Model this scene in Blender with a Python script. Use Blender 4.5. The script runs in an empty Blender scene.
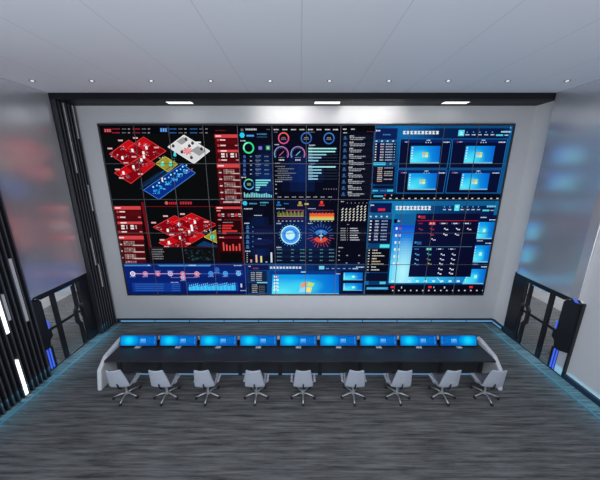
import bpy, math, random
from mathutils import Vector, Matrix
R = math.radians
scene = bpy.context.scene
col = scene.collection
random.seed(7)

# ------------------------------------------------------------------ camera, world, lights, exposure
CAM_H = 5.8
cam_d = bpy.data.cameras.new('camera'); cam = bpy.data.objects.new('camera', cam_d); col.objects.link(cam)
cam_d.sensor_width = 36.0; cam_d.lens = 262.0 / 600.0 * 36.0
cam.location = (0, 0, CAM_H); cam.rotation_euler = (R(90 - 14.35), 0, 0)
cam_d.clip_start = 0.05; cam_d.clip_end = 200
scene.camera = cam
scene.view_settings.view_transform = 'Standard'
scene.view_settings.look = 'None'
scene.view_settings.exposure = 0.0
scene.view_settings.gamma = 1.0
scene.view_settings.use_curve_mapping = False

world = bpy.data.worlds.new('world'); scene.world = world
world.use_nodes = True
bg = world.node_tree.nodes['Background']
bg.inputs[0].default_value = (0.74, 0.80, 1.0, 1); bg.inputs[1].default_value = 0.30

def area(name, loc, rot, sx, sy, power, color=(1, 1, 1), spread=180):
    d = bpy.data.lights.new(name, 'AREA'); d.shape = 'RECTANGLE'; d.size = sx; d.size_y = sy
    d.energy = power; d.color = color; d.spread = R(spread)
    o = bpy.data.objects.new(name, d); col.objects.link(o); o.location = loc; o.rotation_euler = rot
    return o
# added unseen overhead fill, set right of centre to brighten that side
area('overhead_fill', (3.2, 0.6, 7.9), (R(22), R(6), 0), 8, 2.5, 150, (1.0, 0.97, 0.95))
# added unseen fill behind the camera, tilted up to lift ceiling and walls
area('rear_fill', (-1.5, -2.0, 3.4), (R(106), 0, R(-6)), 12, 6, 640, (0.84, 0.92, 1.0))
# soffit wash on the top of the back wall
for x, w, p in ((-3.75, 0.9, 45), (1.0, 4.6, 430), (4.78, 0.9, 45)):
    area('soffit_wash', (x, 9.0, 7.94), (R(12), 0, 0), w, 0.12, p, (1.0, 0.98, 0.95))
# led coves along the foot of the walls
TEAL = (0.14, 0.68, 1.0)
area('cove_left', (-7.30, 6.6, 0.32), (0, R(-12), 0), 0.06, 4.6, 12, TEAL)
area('cove_right', (7.50, 6.6, 0.32), (0, R(12), 0), 0.06, 4.6, 12, TEAL)
area('cove_back', (0.15, 9.18, 0.28), (R(-12), 0, 0), 13.6, 0.05, 6, TEAL)
# strip under the rear edge of the desk, facing the wall
area('desk_rear_light', (0.6, 7.16, 0.55), (R(98), 0, 0), 10.0, 0.25, 52, (0.80, 0.88, 1.0))
# corridor lamps behind the glass doors
area('corridor_left_light', (-10.3, 9.5, 3.25), (0, R(25), 0), 0.8, 10, 230, (1, 1, 1))
area('corridor_right_light', (10.3, 9.5, 3.25), (0, R(-25), 0), 0.8, 10, 230, (1, 1, 1))

# ------------------------------------------------------------------ helpers
def lin(v):
    v /= 255.0
    return v / 12.92 if v <= 0.04045 else ((v + 0.055) / 1.055) ** 2.4
def C(r, g, b): return (lin(r), lin(g), lin(b), 1.0)

def mat(name, color, rough=0.5, metal=0.0, spec=0.5, emit=None, estr=1.0, noise=0.0, nscale=8.0):
    m = bpy.data.materials.new(name); m.use_nodes = True
    nt = m.node_tree; p = nt.nodes['Principled BSDF']
    p.inputs['Base Color'].default_value = color
    p.inputs['Roughness'].default_value = rough; p.inputs['Metallic'].default_value = metal
    p.inputs['Specular IOR Level'].default_value = spec
    if emit:
        p.inputs['Emission Color'].default_value = emit; p.inputs['Emission Strength'].default_value = estr
    if noise:
        tc = nt.nodes.new('ShaderNodeTexCoord'); n = nt.nodes.new('ShaderNodeTexNoise')
        n.inputs['Scale'].default_value = nscale; n.inputs['Detail'].default_value = 4
        mx = nt.nodes.new('ShaderNodeMix'); mx.data_type = 'RGBA'
        mx.inputs[6].default_value = tuple(c * (1 - noise) for c in color[:3]) + (1,)
        mx.inputs[7].default_value = tuple(min(1, c * (1 + noise)) for c in color[:3]) + (1,)
        nt.links.new(tc.outputs['Object'], n.inputs['Vector']); nt.links.new(n.outputs['Fac'], mx.inputs[0])
        nt.links.new(mx.outputs[2], p.inputs['Base Color'])
    return m

class MB:
    def __init__(s): s.v = []; s.f = []
    def face_set(s, vs, fs):
        o = len(s.v); s.v += [tuple(p) for p in vs]; s.f += [tuple(i + o for i in f) for f in fs]
    def box(s, x0, x1, y0, y1, z0, z1):
        vs = [(x, y, z) for x in (x0, x1) for y in (y0, y1) for z in (z0, z1)]
        s.face_set(vs, [(0, 1, 3, 2), (4, 6, 7, 5), (0, 4, 5, 1), (2, 3, 7, 6), (0, 2, 6, 4), (1, 5, 7, 3)])
    def prism(s, pts, a0, a1, axis='x'):
        """polygon in the plane across axis, pulled from a0 to a1"""
        n = len(pts)
        def P(p, a):
            if axis == 'x': return (a, p[0], p[1])
            if axis == 'y': return (p[0], a, p[1])
            return (p[0], p[1], a)
        vs = [P(p, a0) for p in pts] + [P(p, a1) for p in pts]
        fs = [tuple(range(n)), tuple(reversed(range(n, 2 * n)))]
        fs += [(i, i + n, (i + 1) % n + n, (i + 1) % n) for i in range(n)]
        s.face_set(vs, fs)
    def tube(s, pts, radii, n=8, cap=True, flat=1.0):
        pts = [Vector(p) for p in pts]; k = len(pts)
        if not hasattr(radii, '__len__'): radii = [radii] * k
        vs = []; fs = []
        for i, p in enumerate(pts):
            t = (pts[min(i + 1, k - 1)] - pts[max(i - 1, 0)]).normalized()
            up = Vector((0, 0, 1)) if abs(t.z) < 0.95 else Vector((0, 1, 0))
            a = t.cross(up).normalized(); b = a.cross(t).normalized()
            for j in range(n):
                an = 2 * math.pi * j / n
                vs.append(p + a * math.cos(an) * radii[i] + b * math.sin(an) * radii[i] * flat)
        for i in range(k - 1):
            for j in range(n):
                fs.append((i * n + j, i * n + (j + 1) % n, (i + 1) * n + (j + 1) % n, (i + 1) * n + j))
        if cap: fs += [tuple(range(n)), tuple(range((k - 1) * n, k * n))]
        s.face_set(vs, fs)
    def lathe(s, prof, c=(0, 0, 0), n=16, closed=False):
        vs = []; fs = []; k = len(prof)
        for r, z in prof:
            for j in range(n):
                an = 2 * math.pi * j / n
                vs.append((c[0] + r * math.cos(an), c[1] + r * math.sin(an), c[2] + z))
        for i in range(k - 1 + (1 if closed else 0)):
            i2 = (i + 1) % k
            for j in range(n):
                fs.append((i * n + j, i * n + (j + 1) % n, i2 * n + (j + 1) % n, i2 * n + j))
        if not closed: fs += [tuple(range(n)), tuple(range((k - 1) * n, k * n))]
        s.face_set(vs, fs)
    def build(s, name, m, parent=None, smooth=False, bevel=0.0, loc=None):
        me = bpy.data.meshes.new(name); me.from_pydata(s.v, [], s.f); me.update()
        import bmesh
        b = bmesh.new(); b.from_mesh(me); bmesh.ops.recalc_face_normals(b, faces=b.faces); b.to_mesh(me); b.free()
        me.materials.append(m)
        if smooth:
            for p in me.polygons: p.use_smooth = True
        o = bpy.data.objects.new(name, me); col.objects.link(o)
        if parent: o.parent = parent
        if loc: o.location = loc
        if bevel:
            bm = o.modifiers.new('bevel', 'BEVEL'); bm.width = bevel; bm.segments = 2; bm.limit_method = 'ANGLE'
        return o

def tag(o, label=None, cat=None, group=None, kind=None):
    if label: o['label'] = label
    if cat: o['category'] = cat
    if group: o['group'] = group
    if kind: o['kind'] = kind
    return o
def empty(name, loc=(0, 0, 0)):
    o = bpy.data.objects.new(name, None); col.objects.link(o); o.location = loc; o.empty_display_size = 0.2
    return o
def kids(o): return [c for c in col.objects if c.parent == o]
def copy_tree(o, parent=None):
    c = o.copy(); col.objects.link(c)
    if parent: c.parent = parent
    for ch in kids(o): copy_tree(ch, c)
    return c

# ------------------------------------------------------------------ materials
M = {}
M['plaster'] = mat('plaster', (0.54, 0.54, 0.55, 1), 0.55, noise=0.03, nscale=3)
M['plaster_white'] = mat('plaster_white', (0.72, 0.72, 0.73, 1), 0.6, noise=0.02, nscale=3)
M['corridor'] = mat('corridor_paint', (0.85, 0.85, 0.85, 1), 0.7, noise=0.02, nscale=2)
M['cladding'] = mat('cladding_panel', (0.76, 0.76, 0.79, 1), 0.24, metal=0.68, noise=0.02, nscale=0.6)
M['soffit'] = mat('soffit_black', (0.006, 0.007, 0.010, 1), 0.5, spec=0.2, noise=0.15, nscale=5)
M['fin_edge_lit'] = mat('fin_edge_lit', (0.085, 0.085, 0.095, 1), 0.35, metal=0.3, noise=0.1)  # light catching the fins' front edges, put into a paler colour
M['groove'] = mat('soffit_groove', (0.03, 0.03, 0.035, 1), 0.4, noise=0.1)
M['fin'] = mat('fin_charcoal', (0.022, 0.022, 0.027, 1), 0.4, spec=0.3, noise=0.2, nscale=4)
M['fin_back'] = mat('fin_backing', (0.006, 0.006, 0.008, 1), 0.5, noise=0.2, nscale=4)
M['door_black'] = mat('door_black', (0.010, 0.010, 0.014, 1), 0.4, noise=0.2, nscale=4)
M['door_grey'] = mat('door_grey', (0.16, 0.17, 0.19, 1), 0.4, noise=0.1, nscale=4)
M['led_blue'] = mat('led_blue', (0.02, 0.03, 0.1, 1), 0.4, emit=C(62, 100, 235), estr=1.0)
M['led_pale'] = mat('led_pale', (0.1, 0.2, 0.3, 1), 0.4, emit=C(88, 138, 180), estr=0.8)
M['led_teal'] = mat('led_teal', (0.015, 0.03, 0.04, 1), 0.4, emit=C(54, 112, 134), estr=0.55)
M['led_white'] = mat('led_white', (0.8, 0.8, 0.8, 1), 0.4, emit=(1, 1, 1, 1), estr=1.3)
M['led_dim'] = mat('led_dim', (0.5, 0.5, 0.52, 1), 0.35, emit=(1, 1, 1, 1), estr=0.03)
M['lamp'] = mat('lamp_lens', (0.9, 0.9, 0.9, 1), 0.3, emit=(1, 0.98, 0.95, 1), estr=1.6)
M['led_desk'] = mat('led_desk', (0.05, 0.08, 0.12, 1), 0.4, emit=C(84, 122, 160), estr=0.9)
M['ring'] = mat('lamp_ring', (0.30, 0.30, 0.32, 1), 0.3, metal=0.6, noise=0.05)
M['base_dark'] = mat('baseboard_dark', (0.015, 0.02, 0.035, 1), 0.35, noise=0.1)
M['worktop'] = mat('worktop_slate', (0.022, 0.024, 0.030, 1), 0.45, noise=0.12, nscale=6)
M['modesty'] = mat('modesty_charcoal', (0.010, 0.011, 0.014, 1), 0.5, noise=0.12, nscale=6)
M['desk_white'] = mat('desk_white', (0.60, 0.61, 0.64, 1), 0.35, noise=0.03)
M['metal'] = mat('aluminium', (0.62, 0.63, 0.66, 1), 0.3, metal=0.8, noise=0.05)
M['black_plastic'] = mat('black_plastic', (0.015, 0.015, 0.018, 1), 0.45, noise=0.1)
M['shell'] = mat('chair_shell', (0.38, 0.41, 0.47, 1), 0.5, noise=0.05, nscale=12)
M['bezel'] = mat('bezel_dark', (0.016, 0.017, 0.022, 1), 0.4, noise=0.1)
M['seam'] = mat('panel_seam', (0.075, 0.075, 0.085, 1), 0.5, noise=0.05)

# carpet: streaks along X
m = bpy.data.materials.new('carpet'); m.use_nodes = True; nt = m.node_tree; p = nt.nodes['Principled BSDF']
tc = nt.nodes.new('ShaderNodeTexCoord'); mp = nt.nodes.new('ShaderNodeMapping')
mp.inputs['Scale'].default_value = (0.55, 9.0, 1)
n1 = nt.nodes.new('ShaderNodeTexNoise'); n1.inputs['Scale'].default_value = 1.6; n1.inputs['Detail'].default_value = 5; n1.inputs['Roughness'].default_value = 0.7
rp = nt.nodes.new('ShaderNodeValToRGB')
rp.color_ramp.elements[0].position = 0.34; rp.color_ramp.elements[0].color = (0.040, 0.040, 0.042, 1)
rp.color_ramp.elements[1].position = 0.70; rp.color_ramp.elements[1].color = (0.20, 0.20, 0.205, 1)
nt.links.new(tc.outputs['Object'], mp.inputs['Vector']); nt.links.new(mp.outputs[0], n1.inputs['Vector'])
nt.links.new(n1.outputs['Fac'], rp.inputs[0]); nt.links.new(rp.outputs[0], p.inputs['Base Color'])
p.inputs['Roughness'].default_value = 0.85; p.inputs['Specular IOR Level'].default_value = 0.2
M['carpet'] = m

# ceiling: grey panels with seams every 1.53 m
m = bpy.data.materials.new('ceiling_panels'); m.use_nodes = True; nt = m.node_tree; p = nt.nodes['Principled BSDF']
tc = nt.nodes.new('ShaderNodeTexCoord'); sx = nt.nodes.new('ShaderNodeSeparateXYZ')
a = nt.nodes.new('ShaderNodeMath'); a.operation = 'ADD'; a.inputs[1].default_value = 0.0 + 15.3 - 0.02
w = nt.nodes.new('ShaderNodeMath'); w.operation = 'MODULO'; w.inputs[1].default_value = 1.53
lt = nt.nodes.new('ShaderNodeMath'); lt.operation = 'LESS_THAN'; lt.inputs[1].default_value = 0.018
mx = nt.nodes.new('ShaderNodeMix'); mx.data_type = 'RGBA'
mx.inputs[6].default_value = (0.86, 0.86, 0.90, 1); mx.inputs[7].default_value = (0.72, 0.72, 0.76, 1)
nt.links.new(tc.outputs['Object'], sx.inputs[0]); nt.links.new(sx.outputs[0], a.inputs[0]); nt.links.new(a.outputs[0], w.inputs[0])
nt.links.new(w.outputs[0], lt.inputs[0]); nt.links.new(lt.outputs[0], mx.inputs[0]); nt.links.new(mx.outputs[2], p.inputs['Base Color'])
p.inputs['Roughness'].default_value = 0.5
M['ceiling'] = m

# clear door glass
m = bpy.data.materials.new('door_glass'); m.use_nodes = True; nt = m.node_tree
for n in list(nt.nodes): nt.nodes.remove(n)
out = nt.nodes.new('ShaderNodeOutputMaterial'); tr = nt.nodes.new('ShaderNodeBsdfTransparent'); gl = nt.nodes.new('ShaderNodeBsdfGlossy')
tr.inputs[0].default_value = (0.86, 0.88, 0.90, 1); gl.inputs['Roughness'].default_value = 0.03
fr = nt.nodes.new('ShaderNodeLayerWeight'); fr.inputs[0].default_value = 0.12; ms = nt.nodes.new('ShaderNodeMixShader')
nt.links.new(fr.outputs['Facing'], ms.inputs[0]); nt.links.new(tr.outputs[0], ms.inputs[1]); nt.links.new(gl.outputs[0], ms.inputs[2])
nt.links.new(ms.outputs[0], out.inputs[0])
M['glass'] = m

# screens: the picture a display gives off, stored per face
m = bpy.data.materials.new('display'); m.use_nodes = True; nt = m.node_tree; p = nt.nodes['Principled BSDF']
at = nt.nodes.new('ShaderNodeAttribute'); at.attribute_name = 'picture'
p.inputs['Base Color'].default_value = (0.001, 0.001, 0.0015, 1); p.inputs['Roughness'].default_value = 0.6; p.inputs['Specular IOR Level'].default_value = 0.0
nt.links.new(at.outputs['Color'], p.inputs['Emission Color']); p.inputs['Emission Strength'].default_value = 1.0
M['display'] = m

# ------------------------------------------------------------------ room shell
CEIL = 8.10; WX = 7.74; BACK = 9.40
def struct(name, mb, m, bevel=0.0, parent=None):
    o = mb.build(name, m, parent, bevel=bevel)
    if not parent: o['kind'] = 'structure'
    return o
b = MB(); b.box(-15, 15, -1.0, 16, -0.2, 0); struct('floor', b, M['carpet'])
b = MB(); b.box(-WX, WX, -1.0, BACK, CEIL, CEIL + 0.2); struct('ceiling', b, M['ceiling'])
b = MB(); b.box(-WX - .2, WX + .2, BACK, BACK + 0.2, 0, CEIL + .2); struct('wall_back', b, M['plaster'])
DY0, DY1, DZ = 6.50, 8.62, 2.40        # door opening
for s, nm in ((-1, 'wall_left'), (1, 'wall_right')):
    b = MB()
    xs = sorted((s * WX, s * (WX + 0.2)))
    b.box(xs[0], xs[1], -1.0, DY0, 0, CEIL); b.box(xs[0], xs[1], DY1, BACK, 0, CEIL); b.box(xs[0], xs[1], DY0, DY1, DZ, CEIL)
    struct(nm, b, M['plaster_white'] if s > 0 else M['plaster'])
# raised cladding over each door
b = MB(); b.box(-WX, -7.436, 6.50, 8.58, 2.42, CEIL); struct('trim_1', b, M['cladding'], 0.02)
b = MB(); b.prism([(7.55, 8.55), (WX, 8.55), (WX, 6.60), (7.60, 6.52), (7.55, 6.72)], 2.42, CEIL, 'z'); o = struct('trim_2', b, M['cladding'], 0.01); o.data.materials.append(M['plaster_white'])
for p in o.data.polygons:
    if p.normal.x > -.9: p.material_index = 1
# black soffit over the screen
b = MB()
b.box(-WX, WX, 8.58, 8.66, 7.93, CEIL); b.box(-WX, WX, 8.66, 8.72, 7.95, CEIL); b.box(-WX, WX, 8.72, BACK, 7.93, CEIL)
sof = struct('trim_3', b, M['soffit'])
b = MB(); b.box(-7.2, 7.35, 8.655, 8.725, 7.945, 7.955); b.build('groove', M['groove'], sof)
# corridors beyond the doors
for s, nm in ((-1, 'left'), (1, 'right')):
    def bx(mb, xa, xb, *r): mb.box(*(sorted((s * xa, s * xb))), *r)
    b = MB(); bx(b, 11.3, 11.5, 5.0, 16, 0, 3.4); struct('wall_corridor_' + nm, b, M['corridor'])
    b = MB(); bx(b, WX + .2, 11.5, 15.8, 16, 0, 3.4); struct('wall_corridor_end_' + nm, b, M['corridor'])
    b = MB(); bx(b, WX + .2, 11.5, 5.0, 16, 3.4, 3.5); struct('ceiling_corridor_' + nm, b, M['corridor'])
# baseboards with led segments
b = MB(); b.box(-7.3, 7.7, 9.33, BACK, 0, 0.16); bb = struct('baseboard_back', b, M['base_dark'])
x = -7.15
while x < 7.6:
    b = MB(); b.box(x, min(x + 1.34, 7.66), 9.322, 9.332, 0.045, 0.105); b.build('led_strip', M['led_pale'], bb); x += 1.38
b = MB(); b.box(7.66, WX, 8.80, 9.33, 0, 0.16); bb = struct('baseboard_right', b, M['base_dark'])
b = MB(); b.box(7.652, 7.662, 8.84, 9.30, 0.045, 0.105); b.build('led_strip', M['led_pale'], bb)
b = MB(); b.box(7.66, WX, 2.0, 6.46, 0, 0.14); struct('baseboard_right_front', b, M['base_dark'])

# floor led lines
for nm, x in (('left', -7.14), ('right', 7.29)):
    y1 = 9.3
    b = MB(); b.box(x - .03, x + .03, 3.2, y1, 0.0, 0.012)
    o = b.build('floor_led_strip', M['led_teal'])
    tag(o, 'thin teal light strip in the floor along the slatted wall' if nm == 'left' else 'thin teal light strip in the floor along the plain white wall', 'light strip', 'floor light strips')

# ------------------------------------------------------------------ doors
def door(name, s, X):
    """frame polygons in (y, z), thickness along x away from the room"""
    root = empty(name, (0, 0, 0)); root['kind'] = 'structure'
    def pr(nm, pts, d0, d1, m, bev=0.0, par=root):
        b = MB(); a0, a1 = sorted((s * (X + d0), s * (X + d1))); b.prism(pts, a0, a1, 'x')
        return b.build(nm, m, par, bevel=bev)
    bl = M['door_black']
    pr('top_beam', [(6.92, 2.24), (8.72, 2.24), (8.72, 2.42), (6.70, 2.42), (6.56, 2.32), (6.64, 2.28), (6.76, 2.34), (6.84, 2.32)], -0.04, 0.10, bl, .01)
    pr('far_jamb', [(8.20, 0), (8.72, 0), (8.72, 2.26), (8.24, 2.26), (8.24, 1.46), (8.20, 1.36), (8.20, 1.0), (8.24, 0.9), (8.24, .4)], -0.05, 0.10, bl, .01)
    pr('zigzag_mullion', [(8.0, 0), (8.0, .72), (7.9, .88), (7.9, 1.32), (8.0, 1.46), (8.0, 2.25), (8.11, 2.25), (8.11, 1.42), (8.02, 1.28), (8.02, .92), (8.11, .76), (8.11, 0)], -0.01, 0.06, bl, .006)
    pr('mullion', [(7.25, 0), (7.25, 2.25), (7.38, 2.25), (7.38, 0)], -0.01, 0.06, bl, .006)
    pr('rail', [(6.9, 1.17), (6.9, 1.26), (8.25, 1.26), (8.25, 1.17)], 0.0, 0.05, bl, .006)
    pr('threshold', [(6.5, 0), (8.62, 0), (8.62, .03), (6.5, .03)], -0.02, 0.10, bl)
    bx_ = pr('control_box', [(6.47, 0.80), (6.70, 0.72), (6.84, 0.72), (6.88, 0.94), (6.98, 1.02), (6.98, 1.22), (6.90, 1.30), (6.90, 2.20), (6.84, 2.29), (6.47, 2.34)], -0.06, 0.10, bl, .01)
    pr('status_light', [(6.90, 1.32), (6.90, 1.56), (6.935, 1.56), (6.935, 1.30)], -0.07, -0.045, M['led_blue'], par=bx_)
    pr('side_post', [(6.42, 0), (6.42, 2.36), (6.47, 2.36), (6.47, 0)], -0.02, 0.10, M['black_plastic'], .004)
    pr('lower_panel', [(6.47, 0.03), (6.47, .80), (6.70, .72), (6.70, .03)], -0.01, 0.10, M['desk_white'] if s > 0 else M['door_grey'], .004)
    pr('inner_post', [(6.70, 0.03), (6.70, .72), (6.93, .72), (6.93, .03)], -0.01, 0.10, bl)
    for y in (6.72, 6.80):
        pr('led_bar', [(y, 0.05), (y, .70), (y + .035, .70), (y + .035, .05)], -0.03, -0.008, M['led_blue'])
    pr('lintel_light', [(7.45, 2.215), (7.98, 2.215), (7.98, 2.24), (7.45, 2.24)], -0.03, 0.0, M['led_pale'])
    pr('corner_light', [(6.52, 2.335), (6.60, 2.32), (6.72, 2.41), (6.62, 2.415)], -0.055, -0.035, M['led_blue'])
    for (y0, y1) in ((6.93, 7.25), (7.38, 8.0), (8.11, 8.22)):
        for (z0, z1) in ((.03, 1.16), (1.26, 2.24)):
            pr('glass_pane', [(y0, z0), (y0, z1), (y1, z1), (y1, z0)], 0.02, 0.03, M['glass'])
    return root
door('door_1', -1, 7.54)
door('door_2', 1, 7.68)

# ------------------------------------------------------------------ slatted screens on the left wall
def slats(label, y0, y1, step, z1, bars, fw=.035):
    root = empty('slatted_screen', (-7.5, (y0 + y1) / 2, 0))
    tag(root, label, 'wall screen', 'slatted screens on the wall')
    inv = Vector((7.5, -(y0 + y1) / 2, 0))
    def fix(o): o.location = inv; return o
    b = MB(); b.box(-WX + .004, -7.56, y0, y1, 0.0, z1); fix(b.build('backing', M['fin_back'], root))
    y = y1 - fw
    while y > y0:
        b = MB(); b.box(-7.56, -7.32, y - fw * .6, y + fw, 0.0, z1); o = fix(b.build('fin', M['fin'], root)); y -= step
        o.data.materials.append(M['fin_edge_lit'])
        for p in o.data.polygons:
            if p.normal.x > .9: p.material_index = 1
    for (yc, za, zb, m, w) in bars:
        b = MB(); b.box(-7.42, -7.318, yc - w, yc + w, za, zb); fix(b.build('light_bar', M[m], root))
    return root
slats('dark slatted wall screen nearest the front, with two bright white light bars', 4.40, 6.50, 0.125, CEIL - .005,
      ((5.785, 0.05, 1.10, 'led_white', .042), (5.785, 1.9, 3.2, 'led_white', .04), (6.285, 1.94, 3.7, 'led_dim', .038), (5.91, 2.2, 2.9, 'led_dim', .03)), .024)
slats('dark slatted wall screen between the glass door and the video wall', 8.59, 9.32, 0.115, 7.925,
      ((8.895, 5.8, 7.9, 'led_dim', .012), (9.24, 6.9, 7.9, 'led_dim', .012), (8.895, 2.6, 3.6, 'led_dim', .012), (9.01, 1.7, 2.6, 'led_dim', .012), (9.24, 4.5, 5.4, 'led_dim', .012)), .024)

# ------------------------------------------------------------------ downlights in the ceiling row
ORD = ['first', 'second', 'third', 'fourth', 'fifth', 'sixth', 'seventh', 'eighth', 'ninth', 'tenth']
root = empty('downlight')
b = MB(); b.lathe([(0.040, 0.0), (0.07, 0.0), (0.07, -0.012), (0.040, -0.010)], n=20, closed=True); b.build('trim_ring', M['ring'], root, smooth=False)
b = MB(); b.lathe([(0.039, 0.0), (0.039, -0.006)], n=20); b.build('lens', M['lamp'], root)
for i in range(10):
    o = root if i == 0 else copy_tree(root)
    x = (32.5 + 59.4 * i - 300) / 262 * 6.74
    o.location = (x, 7.54, CEIL)
    side = '%s small round downlight from the slatted left wall in the ceiling row' % ORD[i] if i < 5 else '%s small round downlight from the plain right wall in the ceiling row' % ORD[9 - i]
    tag(o, side, 'ceiling light', 'downlights in the ceiling row')
    d = bpy.data.lights.new('downlight_beam', 'SPOT'); d.energy = 30; d.spot_size = R(100); d.spot_blend = 0.8; d.shadow_soft_size = 0.05
    l = bpy.data.objects.new('downlight_beam', d); col.objects.link(l); l.location = (x, 7.54, CEIL - 0.03)

# recessed soffit lamps
for x, lab in ((-3.75, 'square recessed soffit lamp nearest the slatted screen'), (0.85, 'square recessed soffit lamp above the middle of the video wall'), (4.85, 'square recessed soffit lamp nearest the plain right wall')):
    r_ = empty('soffit_lamp', (x, 8.98, 7.93)); tag(r_, lab, 'ceiling light', 'soffit lamps above the video wall')
    b = MB()
    b.box(-.42, .42, -.16, -.13, -.012, 0); b.box(-.42, .42, .13, .16, -.012, 0); b.box(-.42, -.39, -.13, .13, -.012, 0); b.box(.39, .42, -.13, .13, -.012, 0)
    b.build('frame', M['bezel'], r_)
    b = MB(); b.box(-.39, .39, -.13, .13, -.008, 0); b.build('diffuser', M['lamp_soft'] if 'lamp_soft' in M else M['lamp'], r_)

# ------------------------------------------------------------------ video wall
# The wall is 12 x 5 display panels. The picture they show is drawn in the wall's own plane (x, z) and cut at the panel seams.
TH = R(14.35); CT, ST = math.cos(TH), math.sin(TH)
SY = 9.30                                # plane of the displays
SX0, SX1, SZ0, SZ1 = -6.62, 7.04, 1.26, 7.32
NC, NR = 12, 5
def S(px, py):
    """survey of the photograph: picture coordinates to a point in the wall's plane"""
    u = (px - 300) / 262; v = (py - 240) / 262
    F = CT - v * ST; D = ST + v * CT; t = SY / F
    return (u * t, CAM_H - D * t)
polys = []                                # (layer, points, colour)
L = [1]
def poly(pts, c, l=None): polys.append((l if l is not None else L[0], [S(*p) for p in pts], c))
def rect(x0, y0, x1, y1, c, l=None):
    ym = (y0 + y1) / 2
    a = S(x0, ym)[0]; b = S(x1, ym)[0]; z1 = S(300, y0)[1]; z0 = S(300, y1)[1]
    polys.append((l if l is not None else L[0], [(a, z0), (b, z0), (b, z1), (a, z1)], c))
def ring(cx, cy, r, w, c, a0=0, a1=360, l=None, n=28, c2=None):
    X, Z = S(cx, cy); k = (S(cx + 1, cy)[0] - X); r *= k; w *= k
    n = max(3, int(n * abs(a1 - a0) / 360))
    for i in range(n):
        t0 = R(a0 + (a1 - a0) * i / n); t1 = R(a0 + (a1 - a0) * (i + 1) / n)
        cc = c if c2 is None else tuple(c[q] + (c2[q] - c[q]) * i / n for q in range(4))
        ri = max(r - w, 0.0005)
        polys.append((l if l is not None else L[0], [(X + ri * math.cos(t0), Z + ri * math.sin(t0)), (X + r * math.cos(t0), Z + r * math.sin(t0)),
                      (X + r * math.cos(t1), Z + r * math.sin(t1)), (X + ri * math.cos(t1), Z + ri * math.sin(t1))], cc))
def disc(cx, cy, r, c, l=None): ring(cx, cy, r, r, c, l=l, n=14)
def line(x0, y0, x1, y1, w, c, l=None):
    a = S(x0, y0); b = S(x1, y1); k = S(x0 + 1, y0)[0] - a[0]
    d = Vector((b[0] - a[0], b[1] - a[1])); n = Vector((-d.y, d.x)).normalized() * w * k / 2
    polys.append((l if l is not None else L[0], [(a[0] + n.x, a[1] + n.y), (b[0] + n.x, b[1] + n.y), (b[0] - n.x, b[1] - n.y), (a[0] - n.x, a[1] - n.y)], c))
rt = random.Random(3)
def words(x0, x1, y, h, c, l=None, lo=0.5, hi=1.5, gap=0.35):
    """a line of writing too small to read"""
    x = x0
    while x < x1 - 0.2:
        w = min(rt.uniform(lo, hi), x1 - x); hh = h * rt.uniform(0.7, 1.0)
        rect(x, y - hh / 2, x + w, y + hh / 2, c, l); x += w + gap
def glyphs(x0, x1, y, n, h, c, l=None):
    """a title of n block characters"""
    p_ = (x1 - x0) / n
    for i in range(n):
        xa = x0 + i * p_; w = p_ * 0.78
        rect(xa, y - h / 2, xa + w, y - h / 2 + h * .22, c, l); rect(xa, y + h * .22, xa + w, y + h / 2, c, l)
        rect(xa + w * .36, y - h * .28, xa + w * .66, y + h * .22, c, l); rect(xa, y - h * .12, xa + w * .36, y + h * .06, c, l)
        if i % 2: rect(xa + w * .66, y - h * .2, xa + w, y + h * .02, c, l)
def mix(a, b, t):
    t = max(0.0, min(1.0, t)); return tuple(a[i] + (b[i] - a[i]) * t for i in range(4))
def patch(TL, TR, BR, BL, fn, nx, ny, l):
    def q(u, v):
        a = (TL[0] + (TR[0] - TL[0]) * u, TL[1] + (TR[1] - TL[1]) * u); b = (BL[0] + (BR[0] - BL[0]) * u, BL[1] + (BR[1] - BL[1]) * u)
        return (a[0] + (b[0] - a[0]) * v, a[1] + (b[1] - a[1]) * v)
    for i in range(nx):
        for j in range(ny):
            u0, u1, v0, v1 = i / nx, (i + 1) / nx, j / ny, (j + 1) / ny
            poly([q(u0, v0), q(u1, v0), q(u1, v1), q(u0, v1)], fn((u0 + u1) / 2, (v0 + v1) / 2), l)
    return q
CY, MB_, DB, WH = C(110, 240, 255), C(10, 130, 235), C(10, 60, 170), C(235, 240, 245)
def flag(q, u, v, su, sv, l):
    for du, dv, c in ((-1, -1, C(235, 165, 110)), (0, -1, C(185, 225, 120)), (-1, 0, C(150, 225, 250)), (0, 0, C(250, 230, 130))):
        a, b_ = u + du * su + .006, v + dv * sv + .012
        poly([q(a, b_), q(a + su * .88, b_ - .02), q(a + su * .88, b_ + sv * .85 - .02), q(a, b_ + sv * .85)], c, l)
def desktop(TL, TR, BR, BL, l, nx=18, ny=12, logo=True, centre=(0.42, 0.55)):
    def fn(u, v):
        d1 = math.hypot((u - .12) * 1.1, v - .85); d2 = math.hypot((u - centre[0]) * 1.3, v - centre[1])
        base = mix(C(20, 165, 240), C(5, 100, 205), max(0, u - .35) * 1.3 + (1 - v) * .2)
        return mix(mix(base, C(90, 238, 250), (1 - d1 * 1.45) * .95), C(60, 220, 245), (1 - d2 * 2.6) * .9)
    q = patch(TL, TR, BR, BL, fn, nx, ny, l)
    if logo: flag(q, .50, .52, .105, .15, l + 1)
    for k in range(5):
        v = .08 + k * .15; poly([q(.03, v), q(.075, v), q(.075, v + .06), q(.03, v + .06)], WH, l + 1)
    poly([q(0, .93), q(1, .93), q(1, 1), q(0, 1)], C(120, 190, 215), l + 1)
    return q

BLK = C(9, 10, 13)
# ---- base fields
rect(96, 124, 237.3, 200.5, C(8, 10, 11), 1)
rect(100, 124.8, 214, 134, C(6, 6, 9), 2)
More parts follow.
